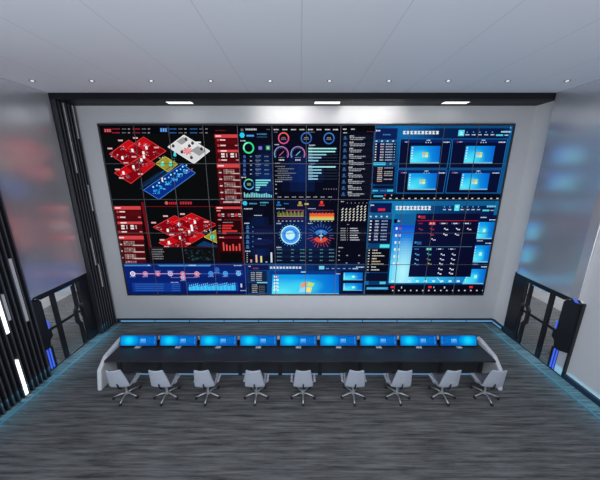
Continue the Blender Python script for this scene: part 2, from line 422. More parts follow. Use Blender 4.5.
# --- window with the red, white and blue floor plans
rect(104, 128.2, 112, 132.8, C(90, 8, 16), 3); glyphs(104.5, 111.5, 130.5, 3, 2.6, C(220, 110, 115), 4)
rect(160, 127.6, 168, 132.4, C(8, 40, 95), 3); glyphs(160.3, 167.5, 130, 3, 3.0, C(120, 180, 240), 4)
for x0, c in ((112.5, C(140, 35, 50)), (132.5, C(140, 35, 50)), (169, C(45, 90, 150)), (190, C(45, 90, 150))):
    for yy in (129, 132.8):
        words(x0, x0 + 7.5, yy, 1.5, c, 3); words(x0 + 9.5, x0 + 13.5, yy, 1.1, C(110, 112, 118), 3); words(x0 + 15.5, x0 + 17.5, yy, 1.3, C(150, 150, 155), 3, .9, 1.2)
RD, RB, RO = C(128, 4, 14), C(196, 10, 20), C(225, 60, 60)
def slab(pts, c, edge, l):
    poly(pts, c, l)
    for i in range(len(pts)):
        a, b_ = pts[i], pts[(i + 1) % len(pts)]; line(a[0], a[1], b_[0], b_[1], .55, edge, l + 2)
def figures(pts, cols, l, s=1.0):
    for (x, y) in pts:
        c = cols[rt.randrange(len(cols))]
        poly([(x - 1.5 * s, y + .3), (x, y - .8 * s), (x + 1.5 * s, y + .3), (x, y + 1.2 * s)], c, l)
        rect(x - .5 * s, y - 1.7 * s, x + .45 * s, y - .1, C(240, 235, 238), l + 1)
def cluster(x, y, n, sx, sy, cols, l, s=.8):
    for k in range(n):
        a, b_ = x + rt.uniform(-sx, sx), y + rt.uniform(-sy, sy); w = rt.uniform(.5, 1.2) * s
        poly([(a - w, b_), (a, b_ - w * .6), (a + w, b_), (a, b_ + w * .6)], cols[rt.randrange(len(cols))], l + k % 3)
GR = [C(150, 130, 140), C(215, 205, 212), C(120, 70, 85), C(90, 95, 130), C(190, 120, 125)]
def redplan(ox, oy, sx=1.0, sy=1.0):
    T = lambda p: (ox + p[0] * sx, oy + p[1] * sy)
    slab([T(p) for p in ((0, 17), (19, 3), (38, 15), (17, 29))], RD, RO, 3)
    slab([T(p) for p in ((18, 11), (34, 0), (56.5, 14), (40, 25))], RD, RO, 4)
    slab([T(p) for p in ((5, 36), (33, 19), (46, 27), (21.5, 46.5))], RD, RO, 4)
    for q_ in (((12, 9), (19, 4), (26, 8.5), (17, 15)), ((26, 6.5), (34, 1), (43, 7), (33, 13)), ((31, 31), (40, 24), (46, 27), (33, 36)), ((8, 35.5), (17, 30), (23, 34), (14, 40))):
        poly([T(p) for p in q_], RB, 5)
    for (x, y, n) in ((5, 18, 9), (14, 11, 10), (16, 19, 10), (23, 14, 12), (32, 8, 12), (37, 8, 9), (36, 17, 12), (47, 16, 10), (30, 25, 12), (36, 28, 9), (26, 33, 14), (15, 38, 10), (20, 40, 7)):
        a = T((x, y)); cluster(a[0], a[1], n, 3.2, 2.0, GR, 6)
    for p in ((13, 21), (23, 13.5), (37, 11), (34, 16), (34.5, 20), (32, 23), (24, 30), (14, 36)):
        a = T(p); rect(a[0] - 1.1, a[1] - 1.7, a[0] + 1.1, a[1] + 1.5, C(248, 244, 246), 9)
    for p in ((0.5, 11.5), (11, 3.5), (26, 1), (47, 10.5), (24.5, 19.8), (16.5, 26), (8, 32.5), (12, 41), (31, 37)):
        a = T(p); rect(a[0] - 2.4, a[1] - .75, a[0] + 2.4, a[1] + .75, C(225, 170, 175), 9)
redplan(109.6, 137)
line(150, 180, 168, 168, 1, C(30, 70, 100), 3); line(141, 186, 160, 173, 3, C(14, 34, 60), 3)
slab([(155.8, 163.6), (165, 156.6), (177.8, 164), (168, 172)], C(150, 140, 40), C(200, 190, 90), 4)
for x, y in ((162.5, 164.5), (171, 164.5)):
    disc(x, y - .3, 2.1, C(70, 215, 190), 7); rect(x - .6, y - 3, x + .8, y - .6, C(150, 245, 225), 8)
cluster(166.5, 161, 10, 5, 2.5, [C(200, 120, 30), C(110, 150, 60), C(225, 205, 110)], 6)
cluster(160, 157, 8, 4, 2, [C(215, 215, 215), C(90, 110, 110)], 5); disc(175, 155, 1.6, C(60, 200, 210), 5); rect(174, 152, 176, 155, C(80, 220, 225), 6); cluster(175, 160, 6, 3, 2, [C(60, 170, 160), C(40, 90, 90)], 5)
slab([(143.5, 190), (182, 164), (195.5, 173), (159, 199.5)], C(8, 44, 128), C(70, 130, 215), 4)
slab([(140, 189), (156, 177), (170, 167), (176, 166), (160, 177)], C(6, 28, 66), C(20, 55, 100), 3)
for k in range(6):
    x, y = 156.5 + k * 5.9, 191.5 - k * 4.05
    cluster(x, y, 22, 3.2, 1.9, [C(60, 190, 245), C(30, 140, 225), C(120, 225, 250)], 6, .9)
    disc(x - 3.2, y - 4.6, .9, C(150, 235, 255), 8); disc(x + .5, y - 6.0, .8, C(120, 215, 250), 8)
cluster(189, 171, 12, 4, 2.5, [C(200, 120, 130), C(150, 200, 240), C(220, 70, 80)], 7)
rect(161.6, 177.5, 163.2, 181.5, C(240, 225, 190), 9)
slab([(168, 147), (184, 135), (209.8, 151), (194, 163.6)], C(214, 214, 216), C(240, 240, 240), 4)
poly([(176.5, 141.5), (183, 137), (206, 151), (199.5, 156)], C(150, 150, 153), 5)
poly([(180, 146), (189, 140), (198, 146), (188, 152)], C(225, 225, 226), 6)
for a in range(8):
    t = R(a * 45 + 10); poly([(187.5, 151), (187.5 + 4.6 * math.cos(t - .25), 151 + 3.6 * math.sin(t - .25)), (187.5 + 5.2 * math.cos(t), 151 + 4.2 * math.sin(t)), (187.5 + 3 * math.cos(t + .3), 151 + 2.4 * math.sin(t + .3))], C(225, 90, 95), 7)
for x, y in ((173.3, 146), (186, 139.2), (192.6, 143.2), (201.6, 149), (189.5, 146), (182, 152), (191.5, 157.6)):
    disc(x, y, 1.5, C(45, 48, 55), 8); rect(x - .8, y - 2.1, x + .6, y - .9, C(110, 115, 120), 9)
rect(195, 141.6, 201, 143.2, C(230, 230, 230), 8)
# --- red side list, top
def redlist(xt, xb, y0, w):
    """list on a red ground, its left edge running from xt (top) to xb"""
    def X(y): return xt + (xb - xt) * (y - y0) / 70.0
    def rr(a, b_, ya, yb, c, l): rect(X((ya + yb) / 2) + a, ya, X((ya + yb) / 2) + b_, yb, c, l)
    H1, DK = C(205, 66, 70), C(62, 6, 12)
    for i in range(14):
        rr(0, w, y0 + i * 5, y0 + i * 5 + 4.9, [C(70, 8, 14), C(84, 8, 14)][i % 2] if i < 6 else C(96, 12, 18), 2)
    rr(0, w, y0 + 0, y0 + 3.4, H1, 4); rr(1, 6.5, y0 + 1.1, y0 + 2.3, C(255, 215, 215), 5)
    for k, yy in enumerate((5.5, 11, 25.6)):
        rr(2, 4.2, y0 + yy - 1, y0 + yy + 1.2, C(190, 60, 65), 4); rr(5, 10.5, y0 + yy - .6, y0 + yy + .7, C(240, 200, 200), 4)
        if k: rr(w - 3.5, w - .8, y0 + yy - .5, y0 + yy + .6, C(215, 130, 130), 4)
    rr(2, w, y0 + 15.4, y0 + 17.8, H1, 4); rr(5, 11, y0 + 16, y0 + 17.2, C(255, 220, 220), 5)
    for a in (5.2, 14.5):
        rr(a, a + 3.4, y0 + 18.8, y0 + 20.6, C(235, 225, 225), 4); rr(a, a + 3.4, y0 + 21.3, y0 + 23, C(235, 225, 225), 4); rr(a + 5.2, a + 6, y0 + 19, y0 + 22.8, C(220, 200, 200), 4)
    rr(0, w, y0 + 29.6, y0 + 33.2, H1, 4); rr(1, 7, y0 + 30.7, y0 + 32, C(255, 215, 215), 5)
    for k in range(5):
        y = y0 + 34.6 + k * 6.6
        rr(.6, w, y, y + 5.6, C(70, 8, 14), 3)
        rr(1.6, 3.2, y + .6, y + 2.2, C(120, 40, 42), 4); rr(1.4, 4.2, y + 3, y + 4.3, C(225, 190, 190), 4)
        for j in range(3):
            for i in range(5): rr(6 + i * 2.3, 7.9 + i * 2.3, y + .3 + j * 1.6, y + 1.6 + j * 1.6, [C(150, 118, 116), C(176, 148, 144), C(128, 98, 98)][rt.randrange(3)], 4)
        rr(15, w - .5, y + 4.0, y + 5, C(205, 180, 178), 5)
redlist(214.4, 220.0, 134.4, 23.2)
rect(213.5, 126, 237, 134, C(10, 6, 8), 2); words(215.5, 226, 130.5, .8, C(110, 30, 34), 3)
# --- blue dashboard, first column
def navy(x0, y0, x1, y1, glow=None, l=1, nx=8, ny=8):
    def fn(u, v):
        c = C(7, 9, 24)
        if glow: c = mix(c, C(14, 44, 110), (1 - math.hypot(u - glow[0], v - glow[1]) * glow[2] * 1.25) * .8)
        return c
    pa, pb = (x0, y0), (x1, y0)
    k = lambda x, y: S(x, y)
    a = S(x0, (y0 + y1) / 2)[0]; b_ = S(x1, (y0 + y1) / 2)[0]; z1 = S(300, y0)[1]; z0 = S(300, y1)[1]
    for i in range(nx):
        for j in range(ny):
            xa, xb = a + (b_ - a) * i / nx, a + (b_ - a) * (i + 1) / nx; za, zb = z1 + (z0 - z1) * j / ny, z1 + (z0 - z1) * (j + 1) / ny
            polys.append((l, [(xa, zb), (xb, zb), (xb, za), (xa, za)], fn((i + .5) / nx, (j + .5) / ny)))
navy(238.3, 124, 272.5, 200.5, (.8, .75, 1.5)); navy(272.5, 124, 340.5, 200.5, (.42, .62, 2.4)); navy(340.5, 124, 374.5, 200.5)
navy(238.6, 200.5, 273.2, 263, (.6, .6, 1.8)); navy(273.2, 200.5, 339.5, 263, (.45, .5, 1.5)); navy(339.5, 200.5, 369, 263)
rect(239, 125, 375, 131.5, C(4, 4, 9), 2)
glyphs(245.5, 257, 129.4, 7, 1.5, C(225, 230, 235), 3); disc(242, 130, 1.5, C(90, 95, 100), 3); words(266.5, 270, 129.5, .8, C(120, 130, 130), 3)
ring(242.2, 135.2, 2.7, 2.7, C(40, 205, 235), 0, 360, 3, 6); rect(246.5, 134.8, 254, 136.6, C(70, 150, 220), 3); words(257, 267, 134.2, 1.6, C(70, 130, 170), 3); words(257, 267, 137, 1.1, C(45, 90, 130), 3)
words(240.5, 245.5, 140.8, 1.1, C(200, 210, 220), 3)
ring(248.6, 147.8, 5.6, 1.5, C(60, 220, 140), 0, 360, 3); ring(248.6, 147.8, 5.6, 1.5, C(130, 245, 190), 100, 200, 4)
rect(258.5, 146.4, 262, 149.6, C(120, 115, 205), 3); rect(266, 145.6, 270, 150, C(70, 150, 120), 3); rect(267, 146.6, 269, 149, C(150, 220, 190), 4)
for k, y in enumerate((156.5, 160.8, 165.2, 169.8, 174)):
    rect(240, y + 2.05, 272, y + 2.2, C(22, 40, 80), 2)
    disc(244.5, y, 1.3, C(60, 95, 160), 3); rect(243.2, y + .8, 246, y + 1.7, C(50, 80, 140), 4); words(250, 252, y, 1.1, C(160, 175, 210), 3); words(255.5, 261, y - .6, 1, C(120, 140, 175), 3); words(256, 259.5, y + 1, .8, C(90, 110, 150), 3); words(264.5, 269, y, 1, C(110, 140, 150), 3)
words(241.5, 246, 177.4, 1.1, C(210, 215, 225), 3)
ring(249, 184.3, 5.4, 1.1, C(40, 80, 130), 0, 360, 3); ring(249, 184.3, 5.4, 1.1, C(90, 170, 225), 150, 330, 4); ring(249, 184.3, 5.4, 1.1, C(110, 215, 140), 40, 140, 4); rect(247, 183, 251, 185.6, C(90, 140, 110), 3)
for y, w in ((180.3, 15), (182.7, 12.5), (185.1, 11), (187.5, 4.5), (190, 3.5)): rect(255.6, y - .75, 255.6 + w, y + .75, C(120, 215, 215), 3); rect(255.6 + w, y - .15, 272, y + .15, C(40, 70, 90), 3)
for k in range(17):
    h = (5, 3.4, 4.2, 3.2, 4.6, 4.9, 4.2, 4.6, 4.0, 3.6, 3.3, 3.6, 3.9, 4.4, 3.5, 3.0, 2.2)[k]; rect(244 + k * 1.68, 197.4 - h, 245.0 + k * 1.68, 197.4, C(130, 215, 220), 3)
# --- gauges and bars
for x in (273.8, 282.5, 291, 299.5, 308, 316.5, 325, 333): words(x, x + 5, 129.6, 1.3, C(215, 215, 220), 3)
words(274, 277.5, 132.2, .8, C(120, 125, 140), 3); words(307.5, 315, 132.2, .8, C(120, 125, 140), 3)
for x, y, c, c2 in ((283.6, 138.2, C(235, 105, 70), C(200, 70, 160)), (306.3, 138.2, C(60, 110, 190), C(40, 90, 170)), (329, 138.4, C(60, 120, 200), C(40, 100, 180))):
    ring(x, y, 5.6, 1.2, c, 0, 360, 3, 30, c2); words(x - 2, x + 2, y - .6, 1, C(170, 160, 120) if x > 300 else C(210, 90, 90), 3); words(x - 2.6, x + 2.6, y + 1, 1, C(120, 130, 160), 3)
words(274.5, 279, 144.6, 1.1, C(190, 200, 215), 3); words(309, 315, 145.2, 1.1, C(190, 200, 215), 3)
for x in (281.4, 297.9):
    ring(x, 154.0, 7.4, .9, C(225, 95, 165), -30, 90, 3, 30, C(150, 130, 205)); ring(x, 154.0, 7.4, .9, C(150, 130, 205), 90, 210, 3, 30, C(90, 170, 220))
    for a in range(-20, 210, 20):
        t = R(a); line(x + 5.4 * math.cos(t), 154 - 5.4 * math.sin(t), x + 6.4 * math.cos(t), 154 - 6.4 * math.sin(t), .4, C(120, 120, 170), 3)
    line(x - 2, 155.5, x + 2.4, 151.3, .7, C(200, 90, 150) if x < 290 else C(110, 200, 220), 4); words(x - 3, x + 3, 157.6, .9, C(130, 135, 150), 3); words(x - 2.6, x + 2.8, 160, 1.3, C(225, 225, 230), 3)
for y, w in ((148.6, 28), (151.6, 27), (154.7, 18), (157.7, 13), (160.7, 10), (166.9, 27.2), (170, 13.2), (173, 13.2), (176, 9.6), (179, 9.6)):
    rect(308.3, y - .65, 308.3 + w, y + .65, C(165, 235, 235) if w > 20 else C(140, 200, 220), 3); rect(308.3 + w, y - .12, 337.5, y + .12, C(60, 80, 110), 3); words(308.3, 312.5, y - 1.5, .7, C(150, 160, 175), 3)
words(309, 315, 163.7, 1.1, C(190, 200, 215), 3); words(275, 280, 163.4, 1.1, C(190, 200, 215), 3)
for k, y in enumerate((166.4, 168.8, 171, 173.2, 175.4, 177.6, 179.6)):
    words(275.2 + (k % 2) * 2.5, 285 if k == 0 else 292 - (k % 3) * 2 + (4 if k % 2 else 0), y, 1.1, C(120, 122, 130), 3)
words(275.2, 282.5, 181.5, 1.0, C(180, 185, 195), 3)
for y in (184.5, 189, 193.5): words(275.4, 277, y, 1.2, C(170, 175, 185), 3)
for k in range(6): rect(323.5 + k * 2.5, 188.5, 324.3 + k * 2.5, 189.6, C(120, 120, 130), 3)
for k in range(8): words(277.5 + k * 7.2, 281.6 + k * 7.2, 197, .9, C(170, 175, 190), 3)
# --- list column
words(343, 346.5, 129.2, 1.2, C(210, 210, 215), 3); words(351, 354.8, 129.2, 1.2, C(210, 210, 215), 3); words(367, 373, 131.5, .9, C(110, 40, 60), 3); words(343.2, 347, 132.8, 1.1, C(200, 205, 210), 3)
for k in range(10):
    y = 137.5 + k * 6.25; s_ = -k * .22
    rect(343 + s_, y - 2.6, 373 + s_, y + 2.8, C(13, 17, 33), 2)
    disc(345.2 + s_, y - .2, 1.2, C(45, 95, 150), 3); rect(343.4 + s_, y + 1.0, 347.2 + s_, y + 2.2, C(50, 85, 130), 3)
    words(349.8 + s_, 354 + s_, y - 1.5, 1.2, C(205, 208, 214), 3); words(349.8 + s_, 367 + s_ - rt.uniform(0, 5), y + .2, 1.2, C(170, 174, 184), 3, .6, 1.3, .5); words(350.4 + s_, 365 + s_ - rt.uniform(0, 4), y + 1.9, 1.1, C(185, 188, 196), 3, .5, 1.0, .6)

# --- upper right window
def bluewin(TL, TR, BR, BL, l=1):
    def fn(u, v):
        c = mix(C(6, 40, 88), C(6, 22, 62), u)
        c = mix(c, C(20, 120, 190), (1 - math.hypot((u - .22) * 1.6, (v - .12) * 1.0) * 2.6) * .75)
        c = mix(c, C(14, 96, 160), (1 - math.hypot((u - .16) * 2.2, (v - .6) * 1.0) * 2.0) * .5); return mix(c, C(18, 120, 190), (.06 - min(u, 1 - u, v, 1 - v)) * 10)
    return patch(TL, TR, BR, BL, fn, 28, 18, l)
bluewin((374.4, 124), (516, 124), (501, 201), (369.2, 201))
def side(x0, x1, y0, lean):
    """narrow lists at the left of a window"""
    X = lambda x, y: x + lean * (y - y0)
    def rr(a, b_, ya, yb, c, l): rect(X(a, (ya + yb) / 2), ya, X(b_, (ya + yb) / 2), yb, c, l)
    w = x1 - x0
    rr(x0, x1, y0 + .8, y0 + 12, C(12, 30, 82), 2); words(X(x0 + .8, y0 + 3), X(x0 + 5.2, y0 + 3), y0 + 3.2, 1.6, C(200, 225, 245), 3); 
    for k in range(5):
        rr(x0 + w * .36 + k * 1.6, x0 + w * .36 + k * 1.6 + 1.2, y0 + 6.6, y0 + 7.8, C(60, 130, 190), 3)
    rr(x0, x1, y0 + 12, y0 + 15, C(22, 78, 130), 2); 
    for k in range(4): rr(x0 + 1 + k * w * .25, x0 + 2.8 + k * w * .25, y0 + 13, y0 + 14.2, C(190, 220, 240), 3)
    rr(x0 + .3, x1 - .3, y0 + 15, y0 + 34.5, C(11, 20, 52), 2)
    for k in range(7):
        y = y0 + 16.6 + k * 2.65
        rr(x0 + 1, x0 + 2.4, y - .5, y + .5, C(220, 230, 240), 3); words(X(x0 + w * .28, y), X(x0 + w * .44, y), y, 1.5, C(200, 160, 180) if k % 3 == 1 else C(175, 190, 215), 3); words(X(x0 + w * .52, y), X(x0 + w * .84, y), y, 1.3, C(165, 185, 215), 3)
        rr(x1 - 2.2, x1 - 1.2, y - .4, y + .4, C(150, 200, 230), 3)
    rr(x0, x0 + w * .56, y0 + 35, y0 + 37.6, C(70, 205, 225), 3); rr(x0 + w * .74, x0 + w * .82, y0 + 35.4, y0 + 37, C(140, 190, 220), 3)
    rr(x0 + .3, x1 - .3, y0 + 39, y0 + 55, C(9, 14, 36), 2)
    for k in range(8):
        y = y0 + 40.4 + k * 1.9
        words(X(x0 + w * .22, y), X(x0 + w * .44, y), y, 1.2, [C(185, 190, 200), C(210, 160, 120), C(190, 195, 205)][k % 3], 3)
        if k % 2 == 0 or k == 3: words(X(x0 + w * .52, y), X(x0 + w * .9, y), y, 1.1, C(165, 165, 170), 3)
side(375.4, 397.6, 127.5, -.062)
for k, (ya, yb) in enumerate(((181.8, 184.6), (185.6, 188.4))): rect(372.8, ya, 393.5, yb, C(9, 16, 44), 2)
rect(372.4, 190, 378, 191.4, C(70, 190, 225), 3); rect(380, 190, 386, 191.4, C(60, 110, 160), 3); rect(387, 189.6, 393, 191.6, C(80, 210, 230), 3)
glyphs(403, 439.5, 132.6, 10, 3.2, WH, 3)
rect(458.3, 130, 464.3, 136, C(80, 215, 235), 3); rect(460, 131.6, 462.4, 133.4, C(170, 245, 250), 4); rect(459.6, 134, 463, 134.8, C(210, 250, 250), 4)
for k in range(5):
    x = 467 + k * 6.3; rect(x - .3 - k * .05, 131.5, x + .7, 132.8, C(90, 150, 200), 3); words(x - 1.6, x + 2.2, 134.8, 1.1, C(215, 225, 235), 3)
words(501, 511, 131.8, 1.8, C(160, 215, 240), 3, .8, 1.6, .3); rect(496, 134.4, 503, 136, C(80, 205, 220), 3); words(504.5, 508.5, 135.2, 1.2, C(190, 215, 230), 3)
disc(510.6, 127.8, .5, C(190, 200, 210), 3)
for (wq, tq, ti) in ((((400.5, 139), (451.5, 139), (446.8, 168.2), (398.2, 168.2)), ((411, 146), (440.6, 146), (438.8, 163.4), (409.8, 163.4)), (403, 428)),
                 (((453, 139), (507.5, 139), (502, 168.2), (449.5, 168.2)), ((466, 146), (495.2, 146), (492, 163.4), (463.4, 163.4)), (457, 483)),
                 (((398, 169.8), (447, 169.8), (443, 193), (396.2, 193)), ((408.6, 173.2), (437.4, 173.2), (435.4, 189.8), (407.4, 189.8)), (401, 426)),
                 (((449.3, 169.8), (501.5, 169.8), (497, 193), (445.5, 193)), ((462, 173.2), (489.8, 173.2), (487, 189.8), (459.4, 189.8)), (452, 478))):
    y0 = wq[0][1]
    poly(wq, C(7, 14, 48), 3)
    (a, b_, c_, d_) = wq
    for i in range(4): p_, q_ = wq[i], wq[(i + 1) % 4]; line(p_[0], p_[1], q_[0], q_[1], .5, C(28, 116, 186), 5)
    rect(a[0] + 1, y0 + .9, b_[0] - 1.2, y0 + 3.6, C(10, 32, 96), 4); words(ti[1] - 1.5, ti[1] + 2.2, y0 + 1.2, 1, C(215, 225, 235), 5, .8, 1.2)
    for k in range(3): rect(ti[1] - 2.6 + k * 2.4, y0 + 2.9, ti[1] - 1.4 + k * 2.4, y0 + 4, C(170, 190, 220), 6)
    rect(ti[0], y0 + 2.3, ti[0] + 1.1, y0 + 3.8, C(190, 50, 60) if ti[0] > 450 or y0 > 165 else C(6, 8, 20), 6); words(ti[0] + 1.8, ti[0] + 5.6, y0 + 3, 1.1, C(165, 175, 195), 6)
    words(b_[0] - 9, b_[0] - 2, y0 + 3.2, 1.3, C(200, 210, 225), 6)
    desktop(*tq, 7)
rect(370, 194, 503, 200.6, C(6, 8, 20), 3)
for k in range(19): rect(383 + k * 6.3, 197.9, 385 + k * 6.3, 199, C(190, 205, 220), 4)
rect(373.5, 195.4, 383, 197, C(60, 180, 220), 4); rect(384.5, 194.4, 385.8, 196, C(225, 50, 60), 4); rect(391, 194.6, 392, 195.8, C(190, 190, 195), 4)

# --- lower left red window
rect(110, 201, 238, 263, C(8, 9, 10), 1)
rect(140, 201, 217, 206.2, C(6, 5, 8), 2); disc(166.5, 203, 1.7, C(200, 90, 90), 3); glyphs(169, 177, 203.2, 4, 2.2, C(215, 40, 50), 3); glyphs(180, 192.5, 203, 5, 2.4, C(215, 50, 58), 3)
rect(142, 206.3, 214, 206.7, C(130, 20, 28), 3)
redlist(114.0, 121.0, 206.2, 28.0 - 1.4)
poly([(141, 202), (143.6, 202), (153.8, 262), (151.4, 262)], C(110, 12, 20), 3)
redplan(153.2, 213.2, 1.13, .82)
slab([(204.2, 237), (217, 229.4), (219, 236), (218.5, 243.6)], C(150, 140, 40), C(210, 195, 90), 5); disc(212.5, 237, 2.4, C(70, 215, 195), 8); cluster(208, 230.5, 12, 4, 2, [C(215, 225, 215), C(80, 110, 100)], 9)
poly([(196, 246), (204, 241), (218, 246), (218, 247.5)], C(16, 54, 100), 5)
rect(150.5, 247.2, 218, 262.3, C(12, 13, 16), 9); rect(150.5, 246.8, 218, 247.4, C(70, 20, 24), 10)
for k, w in enumerate((11, 11.6, 10, 11.6, 11)): words(152.5, 152.5 + w, 249.4 + k * 2.3, 1.3, C(120, 122, 128), 10)
cluster(200, 255, 40, 15, 5, [C(24, 44, 50), C(18, 30, 36), C(34, 62, 70)], 10, 1.6)
# red charts at its right
rect(216.4, 205.4, 242.4, 262.6, C(34, 5, 9), 10); rect(241.6, 205.4, 242.4, 262.6, C(120, 18, 26), 11)
words(223.5, 240, 202, 1.6, C(205, 205, 205), 10)
rect(215.8, 206.6, 241.8, 208.9, C(205, 62, 66), 11); rect(216.8, 207.2, 222.6, 208.3, C(255, 210, 210), 12); rect(216.6, 210, 220.6, 211.2, C(225, 140, 140), 11)
rect(217.4, 212.6, 242, 217.4, C(58, 8, 14), 11)
for x, c in ((219.4, C(200, 60, 70)), (229, C(120, 60, 60)), (236.3, C(220, 50, 60))): disc(x, 215, 1.7, c, 12); words(x + 2.2, x + 4.8, 214.2, 1.5, C(220, 215, 215), 12); words(x + 2.4, x + 5.4, 216.2, 1, C(200, 190, 190), 12)
words(218.2, 221.4, 219.6, 1.2, C(230, 160, 160), 11); rect(224, 218.8, 242, 220.4, C(90, 16, 22), 11); words(223, 233, 222.4, .9, C(160, 150, 150), 11)
for y, w in ((225.6, 11), (228.2, 9), (231, 15), (233, 4)): rect(222.4, y - .9, 222.4 + w, y + .9, C(205, 48, 46), 12); words(218.6, 221.4, y, .9, C(150, 110, 110), 12)
rect(218.4, 236.4, 242, 238.6, C(110, 14, 34), 11); words(219.4, 224, 237.4, 1, C(235, 200, 200), 12); rect(240, 236.8, 241.6, 238.2, C(235, 200, 200), 12)
rect(219.4, 240, 242, 251.4, C(44, 6, 10), 11)
for k, h in enumerate((8.4, 6.2, 5.0, 6.6, 4.6, 7.0)): rect(223 + k * 3.2, 250.6 - h, 224.5 + k * 3.2, 250.6, C(226, 76, 72), 12)
rect(220.4, 253, 242.4, 262.4, C(8, 8, 9), 11)
# --- blue timeline window
def tfn(u, v): return mix(mix(C(7, 28, 100), C(6, 20, 80), u), C(9, 36, 114), 1 - abs(v - .3) * 2)
patch((122.5, 263), (247.5, 263), (248.2, 296), (126.5, 296), tfn, 10, 5, 13)
poly([(124.5, 264.2), (150, 264.2), (151.6, 266), (124.8, 266)], C(60, 140, 215), 14); poly([(157, 264.2), (212, 264.2), (210, 266.2), (160, 266.2)], C(60, 140, 210), 14); words(189, 196, 265, 1, C(220, 240, 250), 15); words(148, 150, 265, .9, C(220, 240, 250), 15)
words(234, 242, 265.4, 1.1, C(150, 190, 230), 14)
rect(133, 273.3, 201, 273.9, C(205, 160, 205), 14); rect(201, 273.4, 243, 273.8, C(70, 110, 190), 14); rect(171, 277.2, 197, 277.6, C(150, 120, 180), 14); line(170.5, 274, 172, 277.4, .5, C(150, 120, 190), 14); line(197, 277.4, 199, 274, .5, C(220, 130, 120), 14)
for x, y, c in ((133, 273.6, C(250, 240, 245)), (145.6, 273.6, C(230, 130, 160)), (158, 273.6, C(230, 120, 150)), (170.5, 273.6, C(200, 190, 235)), (183, 273.6, C(240, 120, 140)), (183.4, 277.4, C(235, 170, 180)), (197, 273.6, C(250, 150, 130)), (211, 273.4, C(70, 150, 235)), (217, 269.6, C(50, 110, 200)), (225.5, 273.4, C(80, 165, 245)), (238.6, 273.4, C(120, 190, 245))):
    ring(x, y, 2.6, .9, c, 0, 360, 15, 14); disc(x, y, 1.3, C(190, 180, 220) if x < 200 else c, 16); words(x - 2.8, x + 2.8, y + (2.9 if int(x) % 2 else -2.6), .9, C(130, 150, 210), 15)
rect(132.6, 282.6, 181, 291.6, C(16, 52, 138), 14)
for k in range(4): words(135 + k * .3, 164, 284 + k * 2.1, 1.1, C(40, 90, 175), 15, 1, 3, .2); words(172, 180, 284 + k * 2.1, 1, C(40, 90, 175), 15, 1, 2.5, .2)
words(171, 179, 282.2, .9, C(150, 175, 225), 16)
rect(186.6, 282.4, 238.4, 291, C(14, 56, 140), 14)
for k in range(24): h = 3.6 + (k % 5) * .35 + k * .05; rect(189 + k * 1.95, 290.2 - h, 190.95 + k * 1.95, 290.2, C(50, 175, 240) if k % 2 else C(64, 196, 250), 15); rect(189.5 + k * 1.95, 289.4 - h - 1, 190.2 + k * 1.95, 290.2 - h - .6, C(150, 220, 250), 15)
rect(240.6, 283.4, 242.2, 287.2, C(190, 190, 225), 14); words(240.5, 246, 290.4, 1, C(160, 175, 215), 14)

# --- lower middle dashboards
ring(245, 203.2, 2.4, 2.4, C(40, 200, 235), 0, 360, 3, 6); words(249.5, 257, 203.6, 1.6, C(70, 160, 190), 3); words(260, 268.6, 202.6, 1.6, C(80, 170, 190), 3); words(260, 266, 205.2, 1, C(60, 120, 150), 3)
words(244, 252.5, 208.8, 1.2, C(190, 205, 215), 3); rect(254, 215.1, 262, 215.7, C(190, 200, 210), 3); words(244.4, 249.5, 223.3, 1.2, C(200, 210, 220), 3)
for k, y in enumerate((227, 231.5, 236.5, 241.5, 246.5)):
    rect(252, y - 1.8, 273, y + 2.2, [C(12, 18, 46), C(16, 26, 66)][k % 2], 2); disc(247.6, y - .4, 1.3, C(60, 110, 165), 3); rect(246, y + .8, 249.4, y + 2, C(60, 110, 160), 3); rect(252.4, y - .5, 253.4, y + .5, C(90, 130, 190), 3)
words(258, 261.5, 238.8, 1, C(150, 190, 225), 3); words(245.5, 250.5, 251.2, 1.2, C(200, 210, 220), 3)
for k in range(5): rect(246.6, 253 + k * 2.1, 247.8, 253.9 + k * 2.1, C(160, 170, 180), 3)
for x, h, c in ((250.4, 3, C(200, 150, 140)), (255.6, 7.6, C(225, 175, 155)), (260.4, 6.4, C(220, 215, 140)), (265.6, 1, C(190, 190, 200)), (270.6, 10, C(205, 220, 230))): rect(x, 262.4 - h, x + 1.7, 262.4, c, 3)
disc(278.6, 202.6, 1.4, C(30, 110, 190), 3); rect(276.4, 204.4, 281.2, 205.8, C(30, 110, 180), 3); words(284, 288.5, 203.6, 1.4, C(40, 120, 180), 3)
disc(300, 202.8, 1.5, C(190, 160, 90), 3); rect(297.5, 204.4, 302.6, 206, C(170, 140, 70), 3); rect(304.6, 203.2, 308.6, 204.8, C(220, 185, 100), 3)
disc(321.6, 202.4, 1.6, C(225, 70, 50), 3); rect(319, 204.4, 324.4, 206, C(200, 50, 40), 3)
words(276.5, 285, 208.6, 1, C(180, 190, 200), 3); rect(286, 210, 304, 210.5, C(190, 80, 70), 3); words(276.6, 281, 223.5, 1.2, C(190, 205, 215), 3)
for k in range(22): h = 4.2 + 1.3 * math.sin(k * 1.9); rect(277.4 + k * 1.2, 216.4 - h, 278.3 + k * 1.2, 216.4, [C(120, 120, 50), C(90, 110, 50), C(150, 140, 70)][k % 3], 3)
rect(277.4, 216, 303.6, 216.5, C(190, 180, 110), 4); rect(278, 218, 303.4, 219, C(80, 30, 70), 3)
for k in range(7): rect(278 + k * 3.9, 220.6, 279.6 + k * 3.9, 221.5, C(170, 175, 180), 3)
words(308, 315.5, 208.6, 1, C(180, 190, 200), 3); words(311, 334, 210.5, 1, C(120, 60, 60), 3)
